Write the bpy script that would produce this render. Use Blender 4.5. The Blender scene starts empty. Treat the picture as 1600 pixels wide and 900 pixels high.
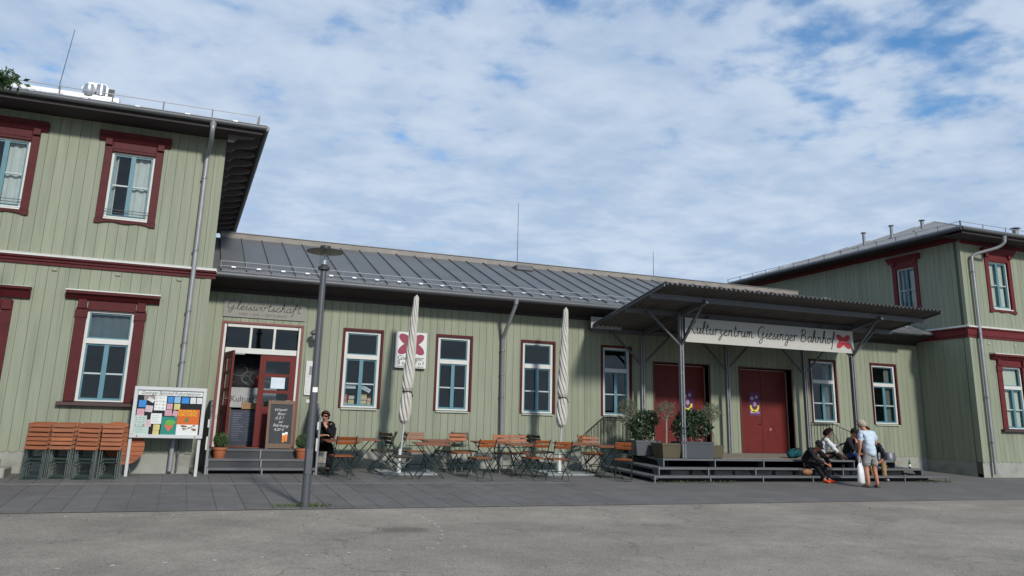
import bpy, math, random
import numpy as np
from mathutils import Vector, Matrix
random.seed(7); rng = np.random.default_rng(7)
SC = bpy.context.scene; COL = SC.collection
# ---------------------------------------------------------------- camera
def make_camera():
    pitch, roll, yaw = math.radians(13.7365), math.radians(1.38897), math.radians(21.7327)
    f = Vector((math.sin(yaw)*math.cos(pitch), math.cos(yaw)*math.cos(pitch), math.sin(pitch)))
    r = Vector((math.cos(yaw), -math.sin(yaw), 0)); u = r.cross(f)
    R = math.cos(roll)*r + math.sin(roll)*u; U = -math.sin(roll)*r + math.cos(roll)*u
    cd = bpy.data.cameras.new('camera'); c = bpy.data.objects.new('camera', cd); COL.objects.link(c)
    m = Matrix((R, U, -f)).transposed().to_4x4(); m.translation = (0, -19.5, 1.02); c.matrix_world = m
    cd.sensor_width = 36; cd.lens = 1263.04/1600*36; cd.shift_y = -92.1/1600; cd.clip_end = 3000; cd.clip_start = .05
    SC.camera = c
make_camera()
SUN_EL, SUN_AZ = math.radians(28.5), math.radians(8)      # azimuth: to the right of straight at the facade
# ---------------------------------------------------------------- sky
def make_world():
    w = bpy.data.worlds.new('World'); SC.world = w; w.use_nodes = True
    nt = w.node_tree; N = nt.nodes; L = nt.links; N.clear()
    def n(t, **k):
        a = N.new(t)
        for kk, v in k.items(): setattr(a, kk, v)
        return a
    def math_(op, a, b=None, c=None, clamp=False):
        m = n('ShaderNodeMath', operation=op, use_clamp=clamp)
        for i, v in enumerate((a, b, c)):
            if v is None: continue
            if isinstance(v, (int, float)): m.inputs[i].default_value = v
            else: L.new(v, m.inputs[i])
        return m.outputs[0]
    sky = n('ShaderNodeTexSky', sky_type='NISHITA', sun_disc=False)
    sky.sun_elevation = SUN_EL; sky.sun_rotation = math.pi - SUN_AZ
    sky.air_density = 1.0; sky.dust_density = .4; sky.ozone_density = 1.6
    tc = n('ShaderNodeTexCoord'); sep = n('ShaderNodeSeparateXYZ'); L.new(tc.outputs['Generated'], sep.inputs[0])
    zz = math_('ADD', math_('MAXIMUM', sep.outputs[2], 0.0), .10)
    px = math_('DIVIDE', sep.outputs[0], zz); py = math_('DIVIDE', sep.outputs[1], zz)
    cb = n('ShaderNodeCombineXYZ'); L.new(px, cb.inputs[0]); L.new(py, cb.inputs[1])
    def noise(scale, detail, rough, dist=0., off=(0,0,0), sc=(1,1,1)):
        mp = n('ShaderNodeMapping'); mp.inputs['Location'].default_value = off; mp.inputs['Scale'].default_value = sc
        L.new(cb.outputs[0], mp.inputs[0])
        t = n('ShaderNodeTexNoise'); t.inputs['Scale'].default_value = scale; t.inputs['Detail'].default_value = detail
        t.inputs['Roughness'].default_value = rough; t.inputs['Distortion'].default_value = dist
        L.new(mp.outputs[0], t.inputs[0]); return t.outputs[0]
    cover = noise(.5, 2, .5, 0, COVER_OFF); puff = noise(PS, 5, .50, .15, (2.1, .3, 0), (1.0, 1.0, 1)); fine = noise(17, 4, .55, .2, (5, 1, 0))
    v = math_('ADD', math_('ADD', math_('MULTIPLY', puff, PA), math_('MULTIPLY', fine, .25)), math_('MULTIPLY', cover, 1.15))
    low = math_('MULTIPLY', math_('SUBTRACT', .52, sep.outputs[2], clamp=True), 1.0)      # seen edge-on, a cloud deck closes up towards the horizon
    v = math_('ADD', v, low)
    mr = n('ShaderNodeMapRange', interpolation_type='SMOOTHSTEP'); L.new(v, mr.inputs[0])
    mr.inputs[1].default_value = THR; mr.inputs[2].default_value = THR+.33; mr.inputs[3].default_value = .03; mr.inputs[4].default_value = .96
    # a little thinner low down: keeps clouds pale at the horizon
    shade = noise(2.2, 5, .55, .3, (8, 3, 0), (.8, 1.3, 1))
    sm = n('ShaderNodeMapRange', interpolation_type='SMOOTHSTEP'); L.new(math_('ADD', math_('MULTIPLY', shade, .5), math_('ADD', math_('MULTIPLY', puff, .45), math_('MULTIPLY', fine, .12))), sm.inputs[0])
    sm.inputs[1].default_value = .42; sm.inputs[2].default_value = .68; sm.inputs[3].default_value = 0; sm.inputs[4].default_value = 1
    cc = n('ShaderNodeMix', data_type='RGBA'); L.new(sm.outputs[0], cc.inputs[0])
    cc.inputs[6].default_value = (4.3, 5.5, 7.3, 1); cc.inputs[7].default_value = (6.0, 7.0, 8.4, 1)
    bl = n('ShaderNodeMix', data_type='RGBA', blend_type='MULTIPLY'); bl.inputs[0].default_value = 1
    L.new(sky.outputs[0], bl.inputs[6]); bl.inputs[7].default_value = (.80, 1.35, 1.70, 1)
    mx = n('ShaderNodeMix', data_type='RGBA'); L.new(mr.outputs[0], mx.inputs[0]); L.new(bl.outputs[2], mx.inputs[6]); L.new(cc.outputs[2], mx.inputs[7])
    bg = n('ShaderNodeBackground'); bg.inputs[1].default_value = .1; L.new(mx.outputs[2], bg.inputs[0])
    out = n('ShaderNodeOutputWorld'); L.new(bg.outputs[0], out.inputs[0])
COVER_OFF = (-6.62, 2.56, 3.68); THR = .935; PS = 6.0; PA = 1.0
make_world()
# ---------------------------------------------------------------- sun
def make_sun():
    ld = bpy.data.lights.new('sun', 'SUN'); ld.energy = 3.5; ld.angle = math.radians(5.5); ld.color = (1.0, .95, .87)
    o = bpy.data.objects.new('sun', ld); COL.objects.link(o)
    to = Vector((math.sin(SUN_AZ)*math.cos(SUN_EL), -math.cos(SUN_AZ)*math.cos(SUN_EL), math.sin(SUN_EL)))
    o.rotation_euler = to.to_track_quat('Z', 'Y').to_euler(); o.location = to*60
make_sun()
SC.view_settings.view_transform = 'Standard'; SC.view_settings.look = 'None'; SC.view_settings.gamma = 1
SC.view_settings.use_curve_mapping = False; SC.view_settings.exposure = 0
SC.cycles.use_denoising = True; SC.cycles.max_bounces = 6; SC.cycles.transparent_max_bounces = 12
SC.cycles.sample_clamp_indirect = 4
# ---------------------------------------------------------------- materials
MATS = {}
def lin(c):
    return tuple(((v/255+.055)/1.055)**2.4 if v/255 > .04045 else v/255/12.92 for v in c)
def M(name, col, rough=.6, metal=0., var=.12, scale=6., bump=0., bscale=80., stretch=(1, 1, 1), rand=0., spec=.5, dirt=None, coat=0.):
    """procedural paint/stone/metal: world-space noise in colour, fine bump, per-object shift"""
    if name in MATS: return MATS[name]
    m = bpy.data.materials.new(name); m.use_nodes = True; nt = m.node_tree; N = nt.nodes; L = nt.links
    b = N['Principled BSDF']; b.inputs['Roughness'].default_value = rough; b.inputs['Metallic'].default_value = metal
    b.inputs['Specular IOR Level'].default_value = spec
    if coat: b.inputs['Coat Weight'].default_value = coat
    g = N.new('ShaderNodeNewGeometry'); mp = N.new('ShaderNodeMapping'); mp.inputs['Scale'].default_value = stretch
    L.new(g.outputs['Position'], mp.inputs[0])
    t = N.new('ShaderNodeTexNoise'); t.inputs['Scale'].default_value = scale; t.inputs['Detail'].default_value = 6; t.inputs['Roughness'].default_value = .62
    L.new(mp.outputs[0], t.inputs[0])
    mr = N.new('ShaderNodeMapRange'); L.new(t.outputs[0], mr.inputs[0]); mr.inputs[1].default_value = .25; mr.inputs[2].default_value = .75
    mr.inputs[3].default_value = 1-var; mr.inputs[4].default_value = 1+var
    fac = mr.outputs[0]
    if rand:
        oi = N.new('ShaderNodeObjectInfo'); r2 = N.new('ShaderNodeMapRange'); L.new(oi.outputs['Random'], r2.inputs[0])
        r2.inputs[3].default_value = 1-rand; r2.inputs[4].default_value = 1+rand
        mu = N.new('ShaderNodeMath'); mu.operation = 'MULTIPLY'; L.new(fac, mu.inputs[0]); L.new(r2.outputs[0], mu.inputs[1]); fac = mu.outputs[0]
    vm = N.new('ShaderNodeVectorMath'); vm.operation = 'SCALE'; vm.inputs[0].default_value = col[:3]; L.new(fac, vm.inputs['Scale'])
    src = vm.outputs[0]
    if dirt:      # (colour, noise scale, lo, hi, amount, stretch)
        dc, dsc, lo, hi, am, dst = dirt
        m2 = N.new('ShaderNodeMapping'); m2.inputs['Scale'].default_value = dst; L.new(g.outputs['Position'], m2.inputs[0])
        t2 = N.new('ShaderNodeTexNoise'); t2.inputs['Scale'].default_value = dsc; t2.inputs['Detail'].default_value = 5; L.new(m2.outputs[0], t2.inputs[0])
        q = N.new('ShaderNodeMapRange'); q.interpolation_type = 'SMOOTHSTEP'; L.new(t2.outputs[0], q.inputs[0]); q.inputs[1].default_value = lo; q.inputs[2].default_value = hi; q.inputs[4].default_value = am
        mx = N.new('ShaderNodeMix'); mx.data_type = 'RGBA'; L.new(q.outputs[0], mx.inputs[0]); L.new(src, mx.inputs[6]); mx.inputs[7].default_value = (*dc, 1); src = mx.outputs[2]
    L.new(src, b.inputs['Base Color'])
    if bump:
        t3 = N.new('ShaderNodeTexNoise'); t3.inputs['Scale'].default_value = bscale; t3.inputs['Detail'].default_value = 4
        L.new(mp.outputs[0], t3.inputs[0]); bp = N.new('ShaderNodeBump'); bp.inputs['Strength'].default_value = bump; bp.inputs['Distance'].default_value = .01
        L.new(t3.outputs[0], bp.inputs['Height']); L.new(bp.outputs[0], b.inputs['Normal'])
    MATS[name] = m; return m
def glass_mat(name, tint, refl=1.5):
    m = bpy.data.materials.new(name); m.use_nodes = True; nt = m.node_tree; N = nt.nodes; L = nt.links; N.clear()
    lw = N.new('ShaderNodeLayerWeight'); pw = N.new('ShaderNodeMath'); pw.operation = 'POWER'; L.new(lw.outputs['Facing'], pw.inputs[0]); pw.inputs[1].default_value = 5
    f0 = ((refl-1)/(refl+1))**2; fr = N.new('ShaderNodeMath'); fr.operation = 'MULTIPLY_ADD'; L.new(pw.outputs[0], fr.inputs[0]); fr.inputs[1].default_value = 1-f0; fr.inputs[2].default_value = f0
    tr = N.new('ShaderNodeBsdfTransparent'); tr.inputs[0].default_value = (*tint, 1)
    gl = N.new('ShaderNodeBsdfGlossy'); gl.inputs[1].default_value = .03
    t = N.new('ShaderNodeTexNoise'); t.inputs['Scale'].default_value = 1.2; bp = N.new('ShaderNodeBump'); bp.inputs['Strength'].default_value = .02; bp.inputs['Distance'].default_value = .1; lw.inputs[0].default_value = .5
    g = N.new('ShaderNodeNewGeometry'); L.new(g.outputs['Position'], t.inputs[0]); L.new(t.outputs[0], bp.inputs['Height']); L.new(bp.outputs[0], gl.inputs['Normal'])
    mx = N.new('ShaderNodeMixShader'); L.new(fr.outputs[0], mx.inputs[0]); L.new(tr.outputs[0], mx.inputs[1]); L.new(gl.outputs[0], mx.inputs[2])
    o = N.new('ShaderNodeOutputMaterial'); L.new(mx.outputs[0], o.inputs[0]); MATS[name] = m; return m
G_BOARD = M('green_board_paint', (.214, .236, .167), .62, var=.10, scale=2.6, bump=.14, bscale=30, stretch=(5, 5, .4), rand=.06, dirt=((.135, .146, .104), 1.3, .47, .76, .48, (3.5, 3.5, .3)))
G_BACK = M('green_board_joint', (.075, .085, .06), .85, var=.1)
PLINTH = M('pale_plinth_render', (.26, .265, .235), .85, var=.14, scale=2.5, bump=.3, bscale=25, dirt=((.16, .15, .12), 2.2, .5, .75, .6, (1, 1, 1.6)))
RED = M('oxblood_trim_paint', (.074, .0125, .015), .5, spec=.15, var=.2, scale=5, bump=.08, bscale=40)
RED_R = M('brick_red_trim_paint', (.112, .017, .018), .5, spec=.18, var=.2, scale=5, bump=.08, bscale=40)
REDDOOR = M('red_door_paint', (.115, .016, .014), .55, spec=.2, var=.2, scale=2.2, dirt=((.07, .012, .012), 1.8, .55, .8, .6, (2, 2, .5)), bump=.06, bscale=30)
WHITE = M('white_frame_paint', (.52, .52, .49), .5, var=.07, scale=7, dirt=((.36, .35, .30), 3, .55, .8, .45, (1, 1, 1)))
TEAL = M('teal_sash_paint', (.066, .178, .222), .5, var=.08)
SILLG = M('grey_green_sill_paint', (.33, .36, .30), .6, var=.12)
ZINC = M('weathered_zinc', (.26, .27, .28), .48, metal=.35, var=.14, scale=4, bump=.05)
ZINC_D = M('dark_zinc_gutter', (.085, .09, .097), .5, metal=.3, var=.14, scale=4)
ROOF = M('grey_standing_seam_metal', (.118, .122, .128), .5, metal=.1, var=.14, scale=1.1, rand=.09, dirt=((.13, .125, .12), 1.4, .5, .75, .6, (1, .4, .4)))
RIDGE = M('tan_ridge_flashing', (.20, .18, .16), .6, var=.2, scale=3)
SOFFIT = M('dark_soffit_board', (.030, .024, .026), .8, var=.2)
RAFTER = M('grey_brown_rafter', (.115, .10, .10), .8, var=.2)
STEEL = M('dark_grey_painted_steel', (.085, .09, .10), .5, metal=.15, var=.1)
STEEL_L = M('galvanised_steel', (.19, .20, .21), .45, metal=.5, var=.15, scale=10)
SNOW = M('bright_aluminium_rail', (.45, .46, .47), .35, metal=.7, var=.06)
CORR = M('corrugated_sheet', (.115, .11, .105), .6, metal=.2, var=.25, scale=2, dirt=((.17, .145, .10), 1.5, .5, .75, .6, (1, 1, 1)))
TREAD = M('grey_tread_plank', (.095, .098, .104), .75, var=.18, scale=5, stretch=(.5, 3, 3), bump=.2, bscale=40, rand=.08)
TREAD_D = M('dark_stringer', (.040, .042, .045), .8, var=.2)
DECK = M('beige_deck_floor', (.20, .175, .14), .85, var=.15, scale=4, bump=.2)
STONE = M('pale_stone_block', (.27, .255, .225), .9, var=.25, scale=4, bump=.4, bscale=20, rand=.15)
GLASS = glass_mat('window_glass', (.86, .89, .89)); GLASS_L = glass_mat('clear_glass', (.93, .95, .95), 1.35)
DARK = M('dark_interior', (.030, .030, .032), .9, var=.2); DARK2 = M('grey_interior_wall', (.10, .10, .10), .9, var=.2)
CURTAIN = M('white_curtain_cloth', (.60, .62, .60), .9, var=.1); BLIND = M('cream_blind', (.60, .60, .50), .9, var=.06)
WOOD = M('orange_varnished_slat', (.235, .068, .020), .5, spec=.3, var=.3, scale=9, stretch=(.6, 3, 3), rand=.22, bump=.05)
WOOD_D = M('dark_brown_slat', (.065, .045, .030), .6, var=.25, scale=9, rand=.2)  # darker brown slats for some of the open chairs
WOOD_T = M('reddish_table_slat', (.20, .065, .034), .45, var=.22, scale=9, stretch=(.6, 3, 3), rand=.15)
GREENMETAL = M('dark_green_flat_bar', (.012, .030, .026), .45, var=.1)
CANVAS = M('cream_parasol_canvas', (.46, .445, .40), .85, var=.1, scale=6, bump=.25, bscale=14, dirt=((.30, .28, .24), 2.4, .55, .8, .5, (1, 1, 1)))
TERRA = M('terracotta', (.33, .105, .045), .8, var=.12, scale=8, bump=.1); SOIL = M('dark_soil', (.03, .022, .016), .95, var=.3)
OLIVEPOT = M('olive_brown_planter', (.075, .062, .033), .7, var=.12); GREYPOT = M('slate_grey_planter', (.045, .047, .06), .6, var=.1); GREYPOT_L = M('mid_grey_planter', (.075, .078, .085), .6, var=.1)
LEAF = M('laurel_leaf', (.022, .044, .017), .45, var=.35, scale=9); LEAF_O = M('olive_leaf', (.115, .135, .085), .55, var=.3, scale=9); LEAF_B = M('box_leaf', (.045, .085, .022), .5, var=.35, scale=14)
LEAF_T = M('tree_leaf', (.040, .085, .028), .5, var=.4, scale=6)
BARK = M('grey_bark', (.16, .13, .10), .9, var=.3, scale=14, bump=.4, stretch=(3, 3, .6)); BARK_P = M('pale_thin_stem', (.26, .22, .17), .9, var=.2, scale=14)
BLACK = M('black_paint', (.012, .012, .013), .5, var=.1); LETTER = M('charcoal_lettering', (.035, .033, .033), .6, var=.1)
PAPER = M('white_paper', (.72, .72, .70), .8, var=.04); SIGNG = M('greyish_sign_panel', (.20, .198, .175), .6, var=.06)
SIGNW = M('white_sign_panel', (.55, .56, .55), .5, var=.05, dirt=((.45, .45, .42), 1.6, .55, .8, .4, (1, 1, 1)))
LOGO = M('berry_red_print', (.22, .022, .055), .6, var=.05); LOGO_B = M('bright_red_print', (.33, .012, .022), .6, var=.05)
WOODF = M('brown_wood_frame', (.10, .055, .026), .6, var=.25, scale=7, stretch=(3, 3, .6)); SLATE = M('black_chalk_board', (.020, .022, .028), .7, var=.4, scale=3)
CHALK = M('chalk_writing', (.50, .50, .48), .9, var=.2)
SKIN_L = M('light_skin', (.46, .235, .165), .55, var=.08); SKIN_T = M('tanned_skin', (.42, .18, .105), .55, var=.08); SKIN_D = M('brown_skin', (.145, .070, .045), .55, var=.08)
def CL(name, c, v=.15): return M(name, c, .9, spec=.12, var=v, scale=8, bump=.5, bscale=18)
# ---------------------------------------------------------------- mesh building
class MB:
    def __init__(s): s.v = []; s.f = []; s.m = []; s.T = None; s.mi = 0
    def P(s, p):
        p = Vector(p); s.v.append(s.T @ p if s.T else p); return len(s.v)-1
    def F(s, *i): s.f.append(i); s.m.append(s.mi)
    def box(s, x0, x1, y0, y1, z0, z1, c=0.):
        if c <= 0:
            i = [s.P((x, y, z)) for z in (z0, z1) for y in (y0, y1) for x in (x0, x1)]
            for q in ((0, 2, 3, 1), (4, 5, 7, 6), (0, 1, 5, 4), (2, 6, 7, 3), (0, 4, 6, 2), (1, 3, 7, 5)): s.F(*[i[k] for k in q])
            return s
        # chamfered along every edge
        idx = {}
        X, Y, Z = (x0, x1), (y0, y1), (z0, z1)
        for a in (0, 1):
            for b in (0, 1):
                for d in (0, 1):
                    sx, sy, sz = (1, -1)[a], (1, -1)[b], (1, -1)[d]
                    idx[a, b, d, 0] = s.P((X[a], Y[b]+sy*c, Z[d]+sz*c)); idx[a, b, d, 1] = s.P((X[a]+sx*c, Y[b], Z[d]+sz*c)); idx[a, b, d, 2] = s.P((X[a]+sx*c, Y[b]+sy*c, Z[d]))
        g = lambda a, b, d, k: idx[a, b, d, k]
        for a in (0, 1):
            q = [g(a, 0, 0, 0), g(a, 1, 0, 0), g(a, 1, 1, 0), g(a, 0, 1, 0)]; s.F(*(q if a else q[::-1]))
            q = [g(0, a, 0, 1), g(0, a, 1, 1), g(1, a, 1, 1), g(1, a, 0, 1)]; s.F(*(q if a else q[::-1]))
            q = [g(0, 0, a, 2), g(1, 0, a, 2), g(1, 1, a, 2), g(0, 1, a, 2)]; s.F(*(q if a else q[::-1]))
        for a in (0, 1):
            for b in (0, 1):
                q = [g(a, b, 0, 0), g(a, b, 1, 0), g(a, b, 1, 1), g(a, b, 0, 1)]; s.F(*(q if a != b else q[::-1]))
                q = [g(a, 0, b, 0), g(a, 1, b, 0), g(a, 1, b, 2), g(a, 0, b, 2)]; s.F(*(q[::-1] if a != b else q))
                q = [g(0, a, b, 1), g(1, a, b, 1), g(1, a, b, 2), g(0, a, b, 2)]; s.F(*(q if a != b else q[::-1]))
        for a in (0, 1):
            for b in (0, 1):
                for d in (0, 1):
                    q = [g(a, b, d, 0), g(a, b, d, 1), g(a, b, d, 2)]; s.F(*(q if (a+b+d) % 2 else q[::-1]))
        return s
    def prism(s, poly, axis, a0, a1):
        """poly: 2d outline; axis 0: (y,z) along x, 1: (x,z) along y, 2: (x,y) along z"""
        def p3(p, a): return {0: (a, p[0], p[1]), 1: (p[0], a, p[1]), 2: (p[0], p[1], a)}[axis]
        A = [s.P(p3(p, a0)) for p in poly]; B = [s.P(p3(p, a1)) for p in poly]; n = len(poly)
        s.F(*A[::-1]); s.F(*B)
        for i in range(n): s.F(A[i], A[(i+1) % n], B[(i+1) % n], B[i])
        return s
    def tube(s, pts, r, n=8, cap=True, flat=None):
        pts = [Vector(p) for p in pts]; rs = r if isinstance(r, (list, tuple)) else [r]*len(pts)
        rings = []; prev = None
        for i, p in enumerate(pts):
            d = (pts[min(i+1, len(pts)-1)]-pts[max(i-1, 0)]).normalized()
            if prev is None: a = d.orthogonal().normalized() if abs(d.z) < .99 else Vector((1, 0, 0))
            else: a = (prev - d*prev.dot(d)).normalized()
            b = d.cross(a); prev = a
            rings.append([s.P(p + (a*math.cos(t)+b*math.sin(t))*rs[i]) for t in [2*math.pi*k/n+math.pi/n for k in range(n)]])
        for A, B in zip(rings, rings[1:]):
            for k in range(n): s.F(A[k], A[(k+1) % n], B[(k+1) % n], B[k])
        if cap: s.F(*rings[0][::-1]); s.F(*rings[-1])
        return s
    def bar(s, a, b, w, h, up=(0, 0, 1)):
        a = Vector(a); b = Vector(b); d = (b-a).normalized(); u = Vector(up); x = d.cross(u)
        if x.length < 1e-4: x = d.cross(Vector((0, 1, 0)))
        x.normalize(); y = x.cross(d)
        R = [[s.P(p + x*sx*w/2 + y*sy*h/2) for sx, sy in ((-1, -1), (1, -1), (1, 1), (-1, 1))] for p in (a, b)]
        s.F(*R[0][::-1]); s.F(*R[1])
        for k in range(4): s.F(R[0][k], R[0][(k+1) % 4], R[1][(k+1) % 4], R[1][k])
        return s
    def lathe(s, prof, cx=0, cy=0, n=16, cap=True):
        rings = [[s.P((cx+r*math.cos(2*math.pi*k/n), cy+r*math.sin(2*math.pi*k/n), z)) for k in range(n)] for r, z in prof]
        for A, B in zip(rings, rings[1:]):
            for k in range(n): s.F(A[k], A[(k+1) % n], B[(k+1) % n], B[k])
        if cap: s.F(*rings[0][::-1]); s.F(*rings[-1])
        return s
    def ball(s, c, r, n=12, m=8, sq=(1, 1, 1)):
        c = Vector(c); top = s.P(c+Vector((0, 0, r*sq[2]))); bot = s.P(c-Vector((0, 0, r*sq[2]))); R = []
        for j in range(1, m):
            t = math.pi*j/m
            R.append([s.P(c+Vector((r*sq[0]*math.sin(t)*math.cos(2*math.pi*k/n), r*sq[1]*math.sin(t)*math.sin(2*math.pi*k/n), r*sq[2]*math.cos(t)))) for k in range(n)])
        for k in range(n):
            s.F(top, R[0][k], R[0][(k+1) % n]); s.F(bot, R[-1][(k+1) % n], R[-1][k])
        for A, B in zip(R, R[1:]):
            for k in range(n): s.F(A[k], B[k], B[(k+1) % n], A[(k+1) % n])
        return s
    def mesh(s, name, mats, smooth=False):
        me = bpy.data.meshes.new(name); me.from_pydata([tuple(v) for v in s.v], [], s.f)
        for m in (mats if isinstance(mats, (list, tuple)) else [mats]): me.materials.append(m)
        if any(s.m): me.polygons.foreach_set('material_index', s.m)
        if smooth:
            me.polygons.foreach_set('use_smooth', [len(f) <= 4 for f in s.f])
            try: me.set_sharp_from_angle(angle=math.radians(42))
            except Exception: pass
        me.update(); return me
    def build(s, name, mats, parent=None, smooth=False, **tags):
        return put(name, s.mesh(name, mats, smooth), parent, **tags)
def put(name, me, parent=None, loc=None, rz=0., **tags):
    o = bpy.data.objects.new(name, me); COL.objects.link(o)
    if parent is not None: o.parent = parent
    if loc is not None: o.location = loc
    if rz: o.rotation_euler = (0, 0, rz)
    for k, v in tags.items():
        if v: o['category' if k == 'cat' else k] = v
    return o
def thing(name, label, cat, loc=(0, 0, 0), rz=0., group=None):
    """an Empty at a thing's base; children given in its local space"""
    return put(name, None, None, loc, rz, label=label, cat=cat, group=group)
def copy_tree(o, parent=None, loc=None, rz=None, label=None, mats=None):
    c = o.copy(); COL.objects.link(c); c.parent = parent
    if loc is not None: c.location = loc
    if rz is not None: c.rotation_euler = (0, 0, rz)
    if label: c['label'] = label
    for ch in list(o.children): copy_tree(ch, c)
    return c
def gz(x, y): return .05*y if y > -6.05 else -.3025+.018*(y+6.05)
TXT = bpy.data.curves.new('txt', 'FONT')
def text_mesh(body, size, mat, align='CENTER', shear=0., width=None, extrude=.002, space=1.):
    c = bpy.data.curves.new('lettering', 'FONT'); c.body = body; c.size = size; c.align_x = align; c.align_y = 'CENTER'; c.shear = shear; c.extrude = extrude; c.space_character = space; c.resolution_u = 3
    o = bpy.data.objects.new('lettering_tmp', c); COL.objects.link(o); dg = bpy.context.evaluated_depsgraph_get(); dg.update()
    me = bpy.data.meshes.new_from_object(o.evaluated_get(dg)); bpy.data.objects.remove(o); bpy.data.curves.remove(c)
    if width and len(me.vertices):
        xs = [v.co.x for v in me.vertices]; w = max(xs)-min(xs)
        for v in me.vertices: v.co.x *= width/w
    me.materials.clear(); me.materials.append(mat); return me
def text(body, size, mat, parent, loc, rz=0., **k):
    o = put('lettering', text_mesh(body, size, mat, **k), parent, loc); o.rotation_euler = (math.radians(90), 0, rz); return o
def wall_strips(mb, x0, x1, z0, z1, y0, y1, holes):
    xs = sorted({x0, x1, *[min(max(h[k], x0), x1) for h in holes for k in (0, 1)]})
    for a, b in zip(xs, xs[1:]):
        if b-a < 1e-4: continue
        cuts = sorted((max(h[2], z0), min(h[3], z1)) for h in holes if h[0] < (a+b)/2 < h[1] and h[3] > z0 and h[2] < z1); z = z0
        for c0, c1 in cuts:
            if c0 > z: mb.box(a, b, y0, y1, z, c0)
            z = max(z, c1)
        if z < z1: mb.box(a, b, y0, y1, z, z1)
def boards(parent, x0, x1, z0, z1, holes, pitch=.19, gap=.007, y=0., T=None, scallop=True, depth=.024, mat=None):
    """single vertical boards with open joints; cut round the openings; wavy lower ends"""
    n = max(1, round((x1-x0)/pitch)); p = (x1-x0)/n
    for i in range(n):
        a, b = x0+i*p+gap/2, x0+(i+1)*p-gap/2; dy = random.uniform(-.0018, .0018); dz = random.uniform(-.004, .004)
        hs = [h for h in holes if h[0] < b-.004 and h[1] > a+.004]
        cols = sorted({a, b, *[min(max(h[k], a), b) for h in hs for k in (0, 1)]})
        pieces = []
        for ca, cb_ in zip(cols, cols[1:]):
            if cb_-ca < .003: continue
            z = z0; cut = sorted((h[2], h[3]) for h in hs if h[0] < (ca+cb_)/2 < h[1])
            for c0, c1 in cut:
                if c0 > z+.01: pieces.append((ca, cb_, z, c0))
                z = max(z, c1)
            if z < z1-.01: pieces.append((ca, cb_, z, z1))
        joined = len(cols) > 2 and any(abs((za, zb) [0]-z0) < 1e-6 and abs(zb-z1) < 1e-6 for (_, _, za, zb) in pieces)
        mb = MB(); mb.T = T
        for (ca, cb_, za, zb) in pieces:
            if za == z0 and scallop:
                w = cb_-ca; q = z0+dz
                poly = [(ca, q+.034), (ca+.14*w, q+.022), (ca+.32*w, q+.006), (ca+.5*w, q), (ca+.68*w, q+.006), (ca+.86*w, q+.022), (cb_, q+.034), (cb_, zb), (ca, zb)]
                mb.prism(poly, 1, y+dy, y+dy+depth)
            else: mb.box(ca, cb_, y+dy, y+dy+depth, za, zb, .0)
            if not joined:
                mb.build('wall_board', mat or G_BOARD, parent); mb = MB(); mb.T = T
        if joined and mb.v: mb.build('wall_board', mat or G_BOARD, parent)
def fold(mb, pts, r, n=6): return mb.tube(pts, r, n)
def smooth_pts(P, k=5):
    P = [Vector(p) for p in P]; out = []
    for i in range(len(P)-1):
        p0, p1, p2, p3 = P[max(i-1, 0)], P[i], P[i+1], P[min(i+2, len(P)-1)]
        for j in range(k):
            t = j/k; out.append(.5*((2*p1)+(p2-p0)*t+(2*p0-5*p1+4*p2-p3)*t*t+(3*p1-p0-3*p2+p3)*t**3))
    out.append(P[-1]); return out
def leaf_mesh(name, pts, size, mat, up=.5, aspect=.45, var=.4, dirs=None):
    """many small folded leaves at pts"""
    n = len(pts); pts = np.asarray(pts, float)
    d = rng.normal(size=(n, 3)) if dirs is None else np.asarray(dirs)+rng.normal(size=(n, 3))*.5
    d[:, 2] += up*rng.random(n); d /= np.linalg.norm(d, axis=1)[:, None]
    r = rng.normal(size=(n, 3)); s = np.cross(d, r); s /= np.linalg.norm(s, axis=1)[:, None]; nn = np.cross(s, d)
    L = (size*(1+var*(rng.random(n)*2-1)))[:, None]
    V = np.stack([pts, pts+d*L*.5+s*L*aspect*.5+nn*L*.08, pts+d*L, pts+d*L*.5-s*L*aspect*.5+nn*L*.08], 1).reshape(-1, 3)
    me = bpy.data.meshes.new(name); F = [(4*i, 4*i+1, 4*i+2, 4*i+3) for i in range(n)]
    me.from_pydata(V.tolist(), [], F); me.materials.append(mat); me.update(); return me
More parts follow.
